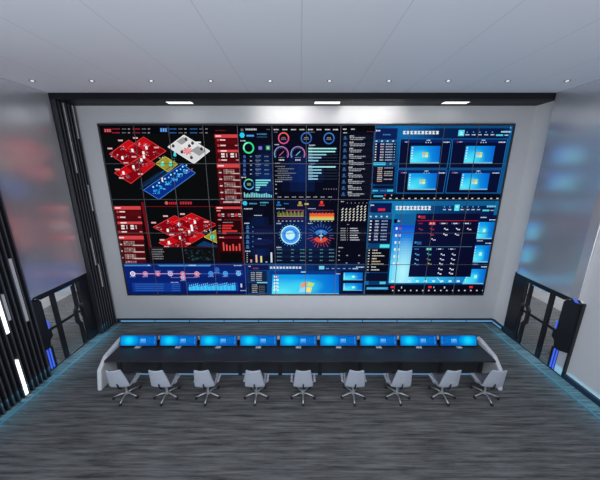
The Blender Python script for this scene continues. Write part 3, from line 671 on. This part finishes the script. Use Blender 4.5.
for k in range(20):
    x = 309.6 + k * 1.22; h = .5 * math.sin(k * 2.3)
    rect(x, 213.2 + h, x + 1.22, 216.4, C(226, 92, 50), 3); rect(x, 216.4, x + 1.22, 217.8, C(238, 160, 80), 3); rect(x, 217.8, x + 1.22, 220.2, C(190, 200, 120), 3)
for k in range(7): rect(310.4 + k * 3.5, 220.8, 311.6 + k * 3.5, 221.6, C(190, 195, 150), 3)
words(308, 312.5, 223.4, 1.1, C(190, 205, 215), 3)
# round water chart
disc(290.4, 235, 9.6, C(70, 160, 240), 3); ring(290.4, 235, 9.8, 1.1, C(190, 235, 255), 0, 360, 4, 36); ring(290.4, 235, 6.4, .8, C(40, 110, 210), 0, 360, 4); disc(290.2, 235.2, 4.6, C(190, 240, 255), 5); disc(288.2, 233.6, 1.5, C(140, 225, 235), 6); rect(286, 232, 289, 233.4, C(230, 250, 255), 7)
for a in range(0, 360, 15):
    t = R(a); line(290.4 + 10.6 * math.cos(t), 235 + 10.4 * math.sin(t), 290.4 + 11.6 * math.cos(t), 235 + 11.3 * math.sin(t), .5, C(80, 190, 210), 3)
# radial chart
for a in range(0, 360, 15):
    t = R(a); r1 = 12.6 + 1.4 * math.sin(a * 7)
    line(321 + 8.4 * math.cos(t), 235.4 - 8 * math.sin(t), 321 + r1 * math.cos(t), 235.4 - r1 * .95 * math.sin(t), .6, C(60, 100, 180) if a < 185 else C(180, 60, 56), 3)
ring(321, 238.2, 8.8, 3.8, C(50, 130, 215), 40, 140, 4); ring(321, 234.2, 8.8, 4.2, C(220, 74, 52), 215, 325, 4)
poly([(318.4, 232.4), (321, 230), (323.6, 232.4)], C(80, 160, 230), 5); rect(320.4, 232, 321.6, 240.6, C(150, 170, 200), 5); rect(319, 235, 323, 236.2, C(170, 190, 220), 6)
for r_i, y in enumerate((249.6, 253, 256.6, 260.4)):
    rect(275.5, y - 1.2, 336, y + 1.4, [C(12, 30, 60), C(10, 20, 44)][r_i % 2], 2)
    for x in (277, 291, 300, 309, 320, 329): words(x, x + (5 if x in (277, 300, 329) else 3), y, 1, C(90, 140, 150), 3)
words(276.5, 281.5, 247.4, 1.1, C(190, 205, 215), 3)
for i in range(7):
    for j in range(6): 
        if (i, j) in ((0, 0), (1, 0), (2, 0), (3, 0)): continue
        x, y = 342.6 + i * 3.75 - j * .12, 206.4 + j * 2.7; line(x - .7, y + .9, x + .9, y - .8, 1.0, C(215, 215, 205), 3)
for k in range(6): rect(347 + k * 3.9, 202.6, 347.8 + k * 3.9, 203.4, C(150, 150, 155), 3)
words(341, 344, 201.6, .9, C(200, 200, 205), 3); words(347, 349, 224.5, .9, C(150, 155, 160), 3)
for k in range(6):
    y = 228.4 + k * 2.3; rect(340, y - 1, 366, y + 1.1, [C(12, 14, 28), C(16, 18, 36)][k % 2], 2); words(340.6, 345.8, y, 1.3, C(150, 152, 160), 3); rect(347.2, y - .4, 347.8, y + .4, C(160, 160, 165), 3); words(350, 357.4 + (k % 3), y, 1.1, C(185, 188, 196), 3, .8, 2, .2)
words(338.6, 343, 247.6, 1.1, C(180, 185, 195), 3)
for p_ in ((339, 251.4), (339, 255.4), (347, 255.4), (359, 255.4), (338.8, 260), (346.4, 263), (358.6, 263)): rect(p_[0] - .7, p_[1] - .5, p_[0] + .9, p_[1] + .5, C(150, 155, 165), 3)

# --- bottom middle window
def dfn(u, v): return mix(mix(C(6, 40, 92), C(8, 76, 145), 1 - abs(u - .25) * 3), C(8, 24, 72), u - .55)
patch((247.4, 263.4), (364.2, 263.4), (363.2, 296), (248.2, 296), dfn, 14, 4, 13)
rect(248, 264.2, 269, 270, C(10, 24, 76), 14); words(248.6, 251, 266.2, 1.1, C(210, 225, 240), 15); words(253, 259, 268.2, 1.2, C(150, 60, 100), 15)
rect(248.4, 270.8, 267, 281.6, C(18, 36, 66), 14); rect(248.6, 283, 267, 292.6, C(14, 24, 48), 14); rect(257, 281.9, 267.4, 283, C(120, 205, 225), 15)
for k in range(5): words(251, 255, 272.6 + k * 1.9, 1.2, C(150, 160, 175), 15); words(256.4, 262, 272.6 + k * 1.9, 1.2, C(170, 175, 185), 15); words(252, 257.6, 284.8 + k * 1.8, 1.1, C(160, 160, 160), 15); words(259, 265, 286 + k * 1.7, .7, C(110, 115, 125), 15)
glyphs(270, 302, 267.5, 10, 1.9, WH, 15); rect(319, 265.8, 324.2, 269.2, C(110, 210, 240), 15)
for k in range(5): words(326 + k * 5.6, 328.8 + k * 5.6, 268.4, 1.1, C(130, 165, 205), 15)
words(356, 364, 267, 1.2, C(200, 225, 240), 15); rect(352.4, 268, 358, 269, C(150, 205, 230), 15)
rect(270, 271, 338, 274.4, C(12, 52, 130), 14); rect(301, 271.4, 306, 272.4, C(190, 215, 235), 15); rect(335.4, 273.4, 340, 274, C(200, 215, 230), 15)
desktop((272.6, 274.4), (338.6, 274.4), (338.8, 294.6), (271.8, 294.6), 15, 36, 14, False, (.5, .55))
q = lambda u, v: (272.4 + 66.2 * u, 274.4 + 20 * v)
for pts_, c in ((((301.5, 283), (307, 281.4), (306.4, 286.2), (300.2, 287.4)), C(240, 150, 110)), (((308, 281.6), (314.6, 283.2), (312.4, 286.6), (307.2, 286.2)), C(190, 225, 110)), (((300, 288), (306.2, 286.9), (305.4, 291.8), (298.6, 292.4)), C(150, 215, 250)), (((307, 286.9), (312, 287.4), (310.6, 292.4), (306, 291.8)), C(250, 225, 120))): poly(pts_, c, 17)
for k in range(5): rect(274 - .1 * k, 275.6 + k * 3.4, 275.6, 277.2 + k * 3.4, WH, 17); rect(277, 275.6 + k * 3.4, 278.6, 277.2 + k * 3.4, [C(230, 80, 90), WH, C(210, 230, 250), WH, C(230, 240, 250)][k], 17)
rect(340.6, 270.4, 363.2, 293, C(8, 18, 56), 14)
desktop((343.4, 272.4), (362.6, 272.4), (362.4, 280), (343.2, 280), 15, 16, 10, False, (.5, .6)); desktop((343.2, 283), (362.4, 283), (362, 290.4), (343, 290.4), 15, 16, 10, False, (.5, .6))
for y in (276.4, 287): rect(352, y - .8, 354.6, y + 1, C(190, 250, 240), 17)

# --- lower right window
def efn(u, v):
    c = mix(C(6, 56, 108), C(7, 24, 68), (u - .55) * 2.5); c = mix(c, C(24, 145, 200), (1 - math.hypot((u - .25) * 1.8, v - .15) * 2.0) * .75); return mix(c, C(24, 140, 205), (.05 - min(u, 1 - u, v, 1 - v)) * 14)
patch((369, 201), (500.5, 201), (484, 296), (363.4, 296), efn, 28, 20, 3)
LN = -.075
def sr(a, b_, ya, yb, c, l): ym = (ya + yb) / 2; rect(a + LN * (ym - 203), ya, b_ + LN * (ym - 203), yb, c, l)
sr(369.6, 392, 203, 212.6, C(10, 24, 76), 4); words(370.6, 374, 205.2, 1.3, C(215, 230, 245), 5); sr(378.5, 385.5, 208.4, 210.8, C(215, 40, 60), 5)
sr(369.6, 393, 213.4, 218.6, C(24, 84, 134), 4)
for k in range(4): sr(370.8 + k * 5.4, 372.6 + k * 5.4, 215.8, 217.2, C(190, 220, 240), 5)
sr(370, 393, 219, 243.6, C(11, 22, 56), 4)
for k in range(7):
    y = 221 + k * 3.1; sr(371.4, 373.2, y - .6, y + .6, C(225, 232, 240), 5); ww = LN * (y - 203); words(376.6 + ww, 380.4 + ww, y, 1.9, C(180, 190, 215), 5); words(383 + ww, 389 + ww, y, 1.4, C(150, 170, 205), 5)
sr(370, 393, 244, 248, C(14, 60, 110), 4); sr(383, 392.6, 244.4, 247.6, C(80, 225, 230), 5)
sr(370, 393, 248.6, 272, C(6, 8, 22), 4)
for k in range(8):
    y = 250.2 + k * 2.8; ww = LN * (y - 203); sr(372, 373.4, y - .5, y + .5, C(200, 205, 212), 5); words(376 + ww, (381 + (k % 3) * 3.6) + ww, y, 1.2, C(215, 215, 210) if k % 4 else C(225, 190, 140), 5)
sr(370.6, 393, 273, 281, C(8, 14, 40), 4); sr(385.6, 391.5, 281.6, 284, C(80, 200, 225), 5)
glyphs(395.6, 431.5, 208, 10, 4.0, WH, 5)
rect(454.4, 204.6, 459.4, 210.8, C(90, 225, 235), 5); rect(456, 206, 458, 207.4, C(190, 250, 250), 6)
for x in (444.4, 449.8, 462, 467.6, 473, 478.4): rect(x - .6, 206.2, x + .5, 207.4, C(110, 165, 210), 5); words(x - 1.5, x + 1.6, 209.6, 1.1, C(215, 225, 235), 5)
words(486.8, 495.6, 206.4, 2, C(120, 200, 235), 5, .8, 1.6, .3); rect(482.4, 209.6, 489.2, 211.2, C(80, 205, 220), 5); words(490.4, 494, 210.4, 1.2, C(170, 205, 225), 5)
rect(394.6, 214, 417, 224.8, C(20, 96, 156), 5); rect(393.9, 219, 397, 223, C(7, 9, 22), 6); words(397.8, 400, 221, 1.4, C(200, 220, 235), 6)
def wfn(u, v):
    c = mix(C(14, 70, 205), C(60, 205, 245), v * 1.25); c = mix(c, C(190, 250, 255), (1 - math.hypot((u - .17) * 3.2, v - .82) * 1.6) * .9); return mix(c, C(20, 120, 200), (u - .35) * 1.6)
patch((393.2, 225), (474, 225), (464.8, 283), (388.6, 283), wfn, 30, 22, 5)
for k in range(6):
    y = 228.4 + k * 7.0; ww = -.085 * (y - 225); rect(396 + ww, y - 1.2, 397.8 + ww, y + 1.2, WH, 6); rect(399.6 + ww, y - 1.2, 401.4 + ww, y + 1.2, [C(225, 60, 80), WH, C(200, 225, 245), WH, C(190, 230, 245), WH][k], 6)
for k in range(9): rect(391 + k * 8.2, 280.2, 394 + k * 8.2, 282, C(190, 240, 250), 6)
line(437, 277.4, 441, 282.6, .5, C(190, 245, 255), 7)
# dark window lying over it
ov = [(416.4, 213.6), (479.8, 213.6), (470.4, 276.8), (408.2, 276.8)]
patch(ov[0], ov[1], ov[2], ov[3], lambda u, v: mix(C(10, 17, 58), C(7, 10, 38), u * .8 + v * .3), 6, 6, 8)
disc(419.2, 216.6, 1.2, C(220, 80, 90), 10); glyphs(420.6, 425.6, 217.2, 3, 2.6, C(210, 50, 70), 10)
line(417, 220.6, 478, 220.6, .5, C(190, 30, 50), 10)
rect(428.8, 222.0, 435.4, 224.8, C(205, 40, 50), 10); glyphs(429.8, 434.6, 223.4, 3, 1.6, C(255, 215, 215), 11); words(418.4, 422.6, 223.4, 1.2, C(150, 40, 60), 10)
for x in (443.4, 455.2, 466.8): words(x - 2, x + 2.2, 223.4, 1.2, C(225, 230, 238), 10); ring(x - 3, 223.4, .8, .35, C(140, 150, 170), 90, 270, 10, 10); ring(x + 3.2, 223.4, .8, .35, C(140, 150, 170), -90, 90, 10, 10)
def person_mark(x, y, c): disc(x, y - .5, .7, c, 10); words(x + .9, x + 3.4, y + .5, 1.3, c, 10)
for x, y, c in ((419.4, 229.2, C(190, 40, 70)), (430.6, 229, C(190, 40, 60)), (430.4, 234.4, C(200, 50, 80)), (432, 239.4, C(225, 220, 230)), (444.6, 229, C(225, 228, 238)), (443.8, 234.4, C(225, 228, 238)), (456.4, 229, C(225, 228, 238)), (455.4, 234.4, C(225, 228, 238)), (467.6, 229, C(225, 228, 238)),
              (415.6, 254.2, C(90, 170, 220)), (415.4, 259.4, C(110, 190, 230)), (415, 264, C(110, 190, 230)), (427.6, 254, C(70, 180, 170)), (427.4, 259.2, C(110, 170, 120)), (428.4, 263.8, C(200, 190, 90)), (441.2, 254.4, C(210, 220, 235)), (440.4, 259.2, C(210, 220, 235)), (439.6, 263.8, C(225, 228, 238)), (438.8, 269, C(225, 228, 238)), (438.2, 273.4, C(225, 228, 238)), (452.4, 254.4, C(210, 220, 235)), (451.6, 259.2, C(225, 228, 238)), (450.8, 263.8, C(225, 228, 238)), (450, 269, C(225, 228, 238)), (449.4, 273.2, C(225, 228, 238))): person_mark(x, y, c)
disc(415.4, 242.4, 1.2, C(60, 130, 190), 10); glyphs(416.8, 421.6, 243, 3, 2.6, C(50, 120, 190), 10); line(413, 246.6, 472, 246.6, .45, C(70, 120, 160), 10)
rect(426, 247.8, 431.6, 250.2, C(40, 160, 140), 10); glyphs(427, 430.8, 249, 3, 1.5, C(225, 255, 245), 11); words(414.4, 418.6, 249, 1.2, C(60, 120, 180), 10)
for x in (439.6, 451.6): words(x - 1.6, x + 1.6, 249, 1.1, C(220, 228, 238), 10); ring(x - 2.8, 249, .8, .35, C(140, 150, 170), 90, 270, 10, 10); ring(x + 2.8, 249, .8, .35, C(140, 150, 170), -90, 90, 10, 10)
# small desktops at its right
for (tl, tr, br, bl) in (((478.6, 222), (494.2, 222), (491.4, 239), (476, 239)), ((475, 245.4), (490.4, 245.4), (487.4, 262.4), (472, 262.4)), ((470, 269), (486.2, 269), (482.8, 284), (462, 284))):
    rect(tl[0] - 1, tl[1] - 7, tr[0] + 2, tl[1] - .4, C(8, 20, 64), 5); words(tl[0] + 2, tl[0] + 8, tl[1] - 4.6, 1.1, C(190, 210, 230), 6); words(tr[0] - 5, tr[0] + 1, tl[1] - 2.2, 1.1, C(200, 215, 230), 6)
    desktop(tl, tr, br, bl, 6, 14, 14, False, (.45, .55)); cx = (tl[0] + br[0]) / 2 - 1; cy = (tl[1] + br[1]) / 2
    rect(cx - 1.4, cy - 1.6, cx + 1.4, cy + 1.8, C(170, 245, 235), 9)
rect(364.6, 284.8, 486.4, 296, C(6, 8, 24), 7); rect(366.4, 287, 388, 289.6, C(40, 140, 200), 8); words(367, 387, 288.2, 1, C(120, 210, 240), 9)
for k in range(16): rect(392 + k * 6, 289.8, 393.4 + k * 6, 291, C(200, 205, 212), 8)
for x in (392, 429.6, 470.6): rect(x - 1.4, 286, x + 2, 288, C(225, 40, 60), 8)
rect(401, 286.4, 402, 288.4, C(190, 195, 205), 8); rect(443.8, 286.4, 445, 288.4, C(190, 195, 205), 8); rect(433.4, 286.4, 434.2, 288, C(190, 195, 205), 8)

def clip(pts, axis, lim, keep_less):
    out = []
    for i in range(len(pts)):
        a, b_ = pts[i], pts[(i + 1) % len(pts)]
        ia = (a[axis] <= lim) if keep_less else (a[axis] >= lim); ib = (b_[axis] <= lim) if keep_less else (b_[axis] >= lim)
        if ia: out.append(a)
        if ia != ib:
            t = (lim - a[axis]) / (b_[axis] - a[axis]); out.append((a[0] + (b_[0] - a[0]) * t, a[1] + (b_[1] - a[1]) * t))
    return out
def display_mesh(name, faces, m, parent):
    """faces: (list of 3d points, colour)"""
    v = []; f = []; cs = []
    for pts, c in faces:
        o = len(v); v += pts; f.append(tuple(range(o, o + len(pts)))); cs += [c] * len(pts)
    me = bpy.data.meshes.new(name); me.from_pydata(v, [], f); me.update()
    at = me.color_attributes.new('picture', 'FLOAT_COLOR', 'CORNER')
    flat = [q for c in cs for q in c]
    at.data.foreach_set('color', flat)
    me.materials.append(m)
    o = bpy.data.objects.new(name, me); col.objects.link(o); o.parent = parent
    return o

vw = empty('video_wall', (0.2, BACK, SZ0)); tag(vw, 'wide black video wall of tiled displays showing red and blue control dashboards', 'video wall')
off = Vector((-0.2, -BACK, -SZ0))
b = MB(); e = 0.055
b.box(SX0 - e, SX1 + e, SY - .02, BACK - .005, SZ1, SZ1 + e); b.box(SX0 - e, SX1 + e, SY - .02, BACK - .005, SZ0 - e, SZ0)
b.box(SX0 - e, SX0, SY - .02, BACK - .005, SZ0, SZ1); b.box(SX1, SX1 + e, SY - .02, BACK - .005, SZ0, SZ1)
o = b.build('bezel', M['bezel'], vw, bevel=0.008); o.location = off
b = MB(); b.box(SX0, SX1, SY + .03, BACK - .005, SZ0, SZ1); o = b.build('mounting_frame', M['seam'], vw); o.location = off
b = MB()
pw, ph = (SX1 - SX0) / NC, (SZ1 - SZ0) / NR
g = 0.009
for i in range(1, NC): b.box(SX0 + i * pw - g, SX0 + i * pw + g, SY - .022, SY + .02, SZ0, SZ1)
for j in range(1, NR): b.box(SX0, SX1, SY - .021, SY + .02, SZ0 + j * ph - g, SZ0 + j * ph + g)
o = b.build('seam_strips', M['seam'], vw); o.location = off
polys.sort(key=lambda q: q[0])
prep = [(l, pts, c, min(p_[0] for p_ in pts), max(p_[0] for p_ in pts), min(p_[1] for p_ in pts), max(p_[1] for p_ in pts)) for l, pts, c in polys]
for i in range(NC):
    for j in range(NR):
        x0, x1 = SX0 + i * pw + g, SX0 + (i + 1) * pw - g; z0, z1 = SZ0 + j * ph + g, SZ0 + (j + 1) * ph - g
        K = C(8, 9, 13); ya, yb = SY, SY + 0.025
        fs = [([(x0, ya, z0), (x1, ya, z0), (x1, ya, z1), (x0, ya, z1)], K), ([(x0, yb, z0), (x0, yb, z1), (x1, yb, z1), (x1, yb, z0)], (0, 0, 0, 1)),
              ([(x0, ya, z0), (x0, yb, z0), (x1, yb, z0), (x1, ya, z0)], (0, 0, 0, 1)), ([(x0, ya, z1), (x1, ya, z1), (x1, yb, z1), (x0, yb, z1)], (0, 0, 0, 1)),
              ([(x0, ya, z0), (x0, ya, z1), (x0, yb, z1), (x0, yb, z0)], (0, 0, 0, 1)), ([(x1, ya, z0), (x1, yb, z0), (x1, yb, z1), (x1, ya, z1)], (0, 0, 0, 1))]
        for l, pts, c, ax, bx2, az, bz in prep:
            if bx2 <= x0 or ax >= x1 or bz <= z0 or az >= z1: continue
            q_ = pts
            for ax_, lim, less in ((0, x0, False), (0, x1, True), (1, z0, False), (1, z1, True)):
                q_ = clip(q_, ax_, lim, less)
                if len(q_) < 3: break
            if len(q_) >= 3: fs.append(([(a[0], SY - 0.001 * l, a[1]) for a in q_], c))
        o = display_mesh('display_panel', fs, M['display'], vw); o.location = off


M['cushion'] = mat('seat_cushion', (0.09, 0.095, 0.115, 1), 0.7, noise=0.08, nscale=20)
# ------------------------------------------------------------------ console desk
desk = empty('console_desk', (0, 6.7, 0)); tag(desk, 'long dark control desk with white angled end panels, facing the video wall', 'desk')
do = Vector((0, -6.7, 0))
def dpart(mb, nm, m, bevel=0.0, parent=None):
    o = mb.build(nm, m, parent or desk, bevel=bevel)
    if not parent: o.location = do
    return o
b = MB(); b.box(-5.44, 5.44, 6.20, 7.02, 0.70, 0.75); dpart(b, 'worktop', M['worktop'], .006)
b = MB(); b.box(-5.44, 5.44, 7.02, 7.10, 0.02, 0.86); dpart(b, 'rear_panel', M['modesty'], .004)
b = MB(); b.box(-5.44, 5.44, 6.99, 7.13, 0.87, 0.91); dpart(b, 'rear_ledge', M['desk_white'], .006)
prof = [(7.13, 0.0), (7.13, 0.90), (6.98, 0.90), (6.36, 0.80), (6.06, 0.56), (5.94, 0.0)]
for s in (-1, 1):
    b = MB(); xs = sorted((s * 5.45, s * 5.57)); b.prism(prof, xs[0], xs[1], 'x'); o = dpart(b, 'end_panel', M['desk_white'], .03)
BAYS = [-5.30 + 1.178 * k for k in range(10)]
for k in range(10):
    b = MB(); b.box(BAYS[k] - .055, BAYS[k] + .055, 6.52, 7.02, 0, 0.70); dpart(b, 'leg', M['modesty'], .004)
for k in range(9):
    b = MB(); b.box(BAYS[k] + .055, BAYS[k + 1] - .055, 6.54, 6.58, 0.08, 0.70); dpart(b, 'modesty_panel', M['worktop'], .003)
    b = MB(); b.box(BAYS[k] + .06, BAYS[k + 1] - .06, 6.525, 6.55, 0.012, 0.045); dpart(b, 'led_strip', M['led_desk'])

# ------------------------------------------------------------------ monitors
def monitor_faces(mirror):
    W, Hh = 1.09, 0.29; fs = []
    nx, nz = 40, 10
    def colr(u, v):
        d = math.hypot((u - .24) * 2.3, (v - .5) * .75)
        c = mix(C(0, 90, 185), C(0, 124, 215), 1 - abs(v - .5) * 1.6)
        c = mix(c, C(0, 186, 246), (1 - d * 1.6) * 1.4); c = mix(c, C(20, 222, 255), (1 - d * 3.0))
        c = mix(c, C(2, 70, 158), (u - .60) * 1.5); return mix(c, C(0, 60, 150), (.07 - min(u * 3, (1 - u) * 3, v, 1 - v)) * 12)
    def R4(u0, u1, v0, v1, c, l):
        if mirror: u0, u1 = 1 - u1, 1 - u0
        fs.append(([((u - .5) * W, -0.0205 - .0006 * l, v * Hh) for u, v in ((u0, v0), (u1, v0), (u1, v1), (u0, v1))], c))
    for i in range(nx):
        for j in range(nz): R4(i / nx, (i + 1) / nx, j / nz, (j + 1) / nz, colr((i + .5) / nx, (j + .5) / nz), 0)
    for k in range(20):
        t0, t1 = 2 * math.pi * k / 20, 2 * math.pi * (k + 1) / 20
        q_ = []
        for t, r in ((t0, .085), (t1, .085), (t1, .073), (t0, .073)): q_.append((.24 + r * math.cos(t) * .9, .52 + r * math.sin(t) * 3.6))
        if mirror: q_ = [(1 - a, c) for a, c in q_][::-1]
        fs.append(([((a - .5) * W, -0.0215, c * Hh) for a, c in q_], C(20, 200, 250)))
    rm = random.Random(5)
    for k in range(4):
        x = .56 + k * .036; w = .027
        R4(x, x + w, .58, .66, C(140, 212, 250), 2); R4(x + .009, x + .018, .36, .58, C(140, 212, 250), 2); R4(x, x + w, .44, .5, C(140, 212, 250), 3)
    for k in range(7): R4(.545 + k * .024, .56 + k * .024, .26, .31, C(90, 170, 235), 2)
    R4(.50, .503, .08, .92, C(6, 30, 100), 1)
    for (u0, u1, v0, v1) in ((.80, .90, .70, .73), (.80, .803, .3, .73), (.90, .903, .3, .73), (.80, .90, .3, .33), (.93, .97, .6, .9), (.93, .97, .15, .5), (.03, .09, .8, .88), (.03, .07, .12, .2)): R4(u0, u1, v0, v1, C(40, 130, 220), 2)
    return fs
def make_monitor(mirror):
    root = empty('monitor')
    b = MB(); b.box(-.56, .56, -.02, .02, -.014, .304); b.build('housing', M['black_plastic'], root, bevel=.006)
    display_mesh('screen', monitor_faces(mirror), M['display'], root)
    b = MB(); b.box(-.04, .04, .02, .05, -.02, .14); b.build('neck', M['metal'], root, bevel=.004)
    return root
# stands are flat plates under the tilted heads
mons = []
proto = make_monitor(False)
ENDS = ['first', 'second', 'third', 'fourth']
for k in range(9):
    o = proto if k == 0 else (copy_tree(proto) if k < 8 else make_monitor(True))
    o.location = (-4.845 + 1.2 * k, 6.83, 0.79); o.rotation_euler = (R(-22), 0, 0)
    if k < 4: lab = 'ultrawide blue monitor, %s from the slatted wall end of the desk' % ENDS[k]
    elif k == 4: lab = 'ultrawide blue monitor in the middle of the nine along the desk'
    elif k < 8: lab = 'ultrawide blue monitor, %s from the plain wall end of the desk' % ENDS[8 - k]
    else: lab = 'last ultrawide blue monitor at the plain wall end, its bright globe on the outer side'
    tag(o, lab, 'monitor', 'monitors along the control desk'); mons.append(o)
for o in mons:
    st = MB(); st.box(-.08, .08, -.06, .12, -.0, .012)
    ob = st.build('stand_base', M['desk_white'], o, bevel=.003)
    ob.matrix_parent_inverse = Matrix.Identity(4)
    inv = Matrix.Rotation(R(22), 4, 'X')
    ob.matrix_basis = inv @ Matrix.Translation((0, -0.02, 0.75 - 0.79))

# ------------------------------------------------------------------ chairs
def make_chair():
    root = empty('office_chair')
    prof = [(0.27, 0.455, 0.210), (0.24, 0.485, 0.234), (0.12, 0.475, 0.250), (-0.02, 0.455, 0.256), (-0.13, 0.45, 0.256), (-0.20, 0.47, 0.260), (-0.24, 0.55, 0.256), (-0.275, 0.70, 0.240), (-0.315, 0.88, 0.216), (-0.355, 1.06, 0.190), (-0.37, 1.105, 0.180)]
    NXs = 8; v = []; f = []
    for k, (y, z, hw) in enumerate(prof):
        back = max(0, min(1, (k - 4) / 3))
        for i in range(NXs + 1):
            u = -1 + 2 * i / NXs
            v.append((u * hw, y + back * .05 * u * u, z + (1 - back) * .03 * u * u))
    for k in range(len(prof) - 1):
        for i in range(NXs): a = k * (NXs + 1) + i; f.append((a, a + 1, a + NXs + 2, a + NXs + 1))
    mb = MB(); mb.face_set(v, f); o = mb.build('seat_shell', M['shell'], root, smooth=True)
    so = o.modifiers.new('solid', 'SOLIDIFY'); so.thickness = .035; so.offset = 0
    ss = o.modifiers.new('smooth', 'SUBSURF'); ss.levels = 1; ss.render_levels = 1
    cp = [(0.235, 0.51, 0.180), (0.12, 0.505, 0.198), (-0.02, 0.485, 0.203), (-0.12, 0.482, 0.203), (-0.175, 0.50, 0.198), (-0.205, 0.56, 0.194), (-0.235, 0.70, 0.180), (-0.275, 0.88, 0.162), (-0.31, 1.04, 0.140)]
    v = []; f = []
    for k, (y, z, hw) in enumerate(cp):
        back = max(0, min(1, (k - 3) / 3))
        for i in range(7): u = -1 + i / 3; v.append((u * hw, y + back * .05 * u * u, z + (1 - back) * .03 * u * u))
    for k in range(len(cp) - 1):
        for i in range(6): a = k * 7 + i; f.append((a, a + 1, a + 8, a + 7))
    mb = MB(); mb.face_set(v, f); o = mb.build('cushion', M['cushion'], root, smooth=True)
    so = o.modifiers.new('solid', 'SOLIDIFY'); so.thickness = .02; so.offset = 0
    mb = MB(); mb.tube([(0, -.08, .41), (0, -.20, .42), (0, -.262, .50), (0, -.295, .64)], [.022, .024, .02, .014], 8); mb.build('spine', M['black_plastic'], root, smooth=True)
    for s in (-1, 1):
        mb = MB()
        pts = [(s * .10, .02, .415), (s * .24, .04, .42), (s * .28, .06, .44), (s * .30, .08, .48), (s * .30, .07, .525)]
        for i in range(len(pts) - 1):
            a, b_ = pts[i], pts[i + 1]; w0 = .05 + .02 * i / 3; nx_ = .012 if i > 1 else 0; nz_ = .012 if i <= 1 else 0
            vs = []
            for p_, w_ in ((a, w0), (b_, w0 + .006)):
                vs += [(p_[0] - nx_, p_[1] - w_, p_[2] - nz_), (p_[0] + nx_, p_[1] - w_, p_[2] + nz_), (p_[0] + nx_, p_[1] + w_, p_[2] + nz_), (p_[0] - nx_, p_[1] + w_, p_[2] - nz_)]
            mb.face_set(vs, [(0, 1, 2, 3), (4, 7, 6, 5), (0, 4, 5, 1), (1, 5, 6, 2), (2, 6, 7, 3), (3, 7, 4, 0)])
        arm = mb.build('armrest', M['metal'], root)
        mb = MB(); mb.box(s * .30 - .03, s * .30 + .03, -.08, .20, .525, .547); mb.build('arm_pad', M['shell'], arm, bevel=.008)
    mb = MB(); mb.lathe([(.07, .40), (.07, .425), (.03, .425), (.03, .40)], n=16, closed=True); mb.box(-.09, .09, -.09, .09, .40, .425); mb.build('seat_plate', M['black_plastic'], root)
    mb = MB(); mb.lathe([(.026, .10), (.026, .28), (.018, .28), (.018, .405)], n=14); mb.build('gas_column', M['metal'], root, smooth=False)
    mb = MB(); mb.lathe([(.05, .085), (.055, .10), (.05, .135), (.03, .14)], n=16); mb.build('hub', M['metal'], root)
    for k in range(5):
        t = R(-90 + 72 * k); c, s = math.cos(t), math.sin(t)
        mb = MB(); mb.tube([(c * r, s * r, z) for r, z in ((.03, .115), (.12, .118), (.22, .095), (.31, .075))], [.026, .023, .018, .014], 8, flat=.7); lg = mb.build('base_leg', M['metal'], root, smooth=True)
        mb = MB()
        for d in (-.016, .016):
            mb.tube([(c * .315 - s * (d - .009), s * .315 + c * (d - .009), .03), (c * .315 - s * (d + .009), s * .315 + c * (d + .009), .03)], .03, 12)
        mb.tube([(c * .315, s * .315, .03), (c * .312, s * .312, .078)], .008, 6)
        mb.build('caster', M['black_plastic'], lg)
    return root
ch = make_chair()
CX = (128, 168, 209, 257, 303, 352.5, 396, 441, 483.5)
POS = ['first', 'second', 'third', 'fourth', 'fifth']
TURN = (3, -2, 2, 0, 0, -2, 1, 2, -3)
for k, px in enumerate(CX):
    o = ch if k == 0 else copy_tree(ch)
    o.location = ((px - 300) / 262 * 7.05, 5.78, 0); o.rotation_euler = (0, 0, R(TURN[k]))
    if k < 4: lab = 'pale grey swivel office chair, %s from the slatted wall end of the desk' % POS[k]
    elif k == 4: lab = 'pale grey swivel office chair in the middle of the row, seen straight from behind'
    else: lab = 'pale grey swivel office chair, %s from the plain wall end of the desk' % POS[8 - k]
    tag(o, lab, 'chair', 'swivel chairs along the control desk')
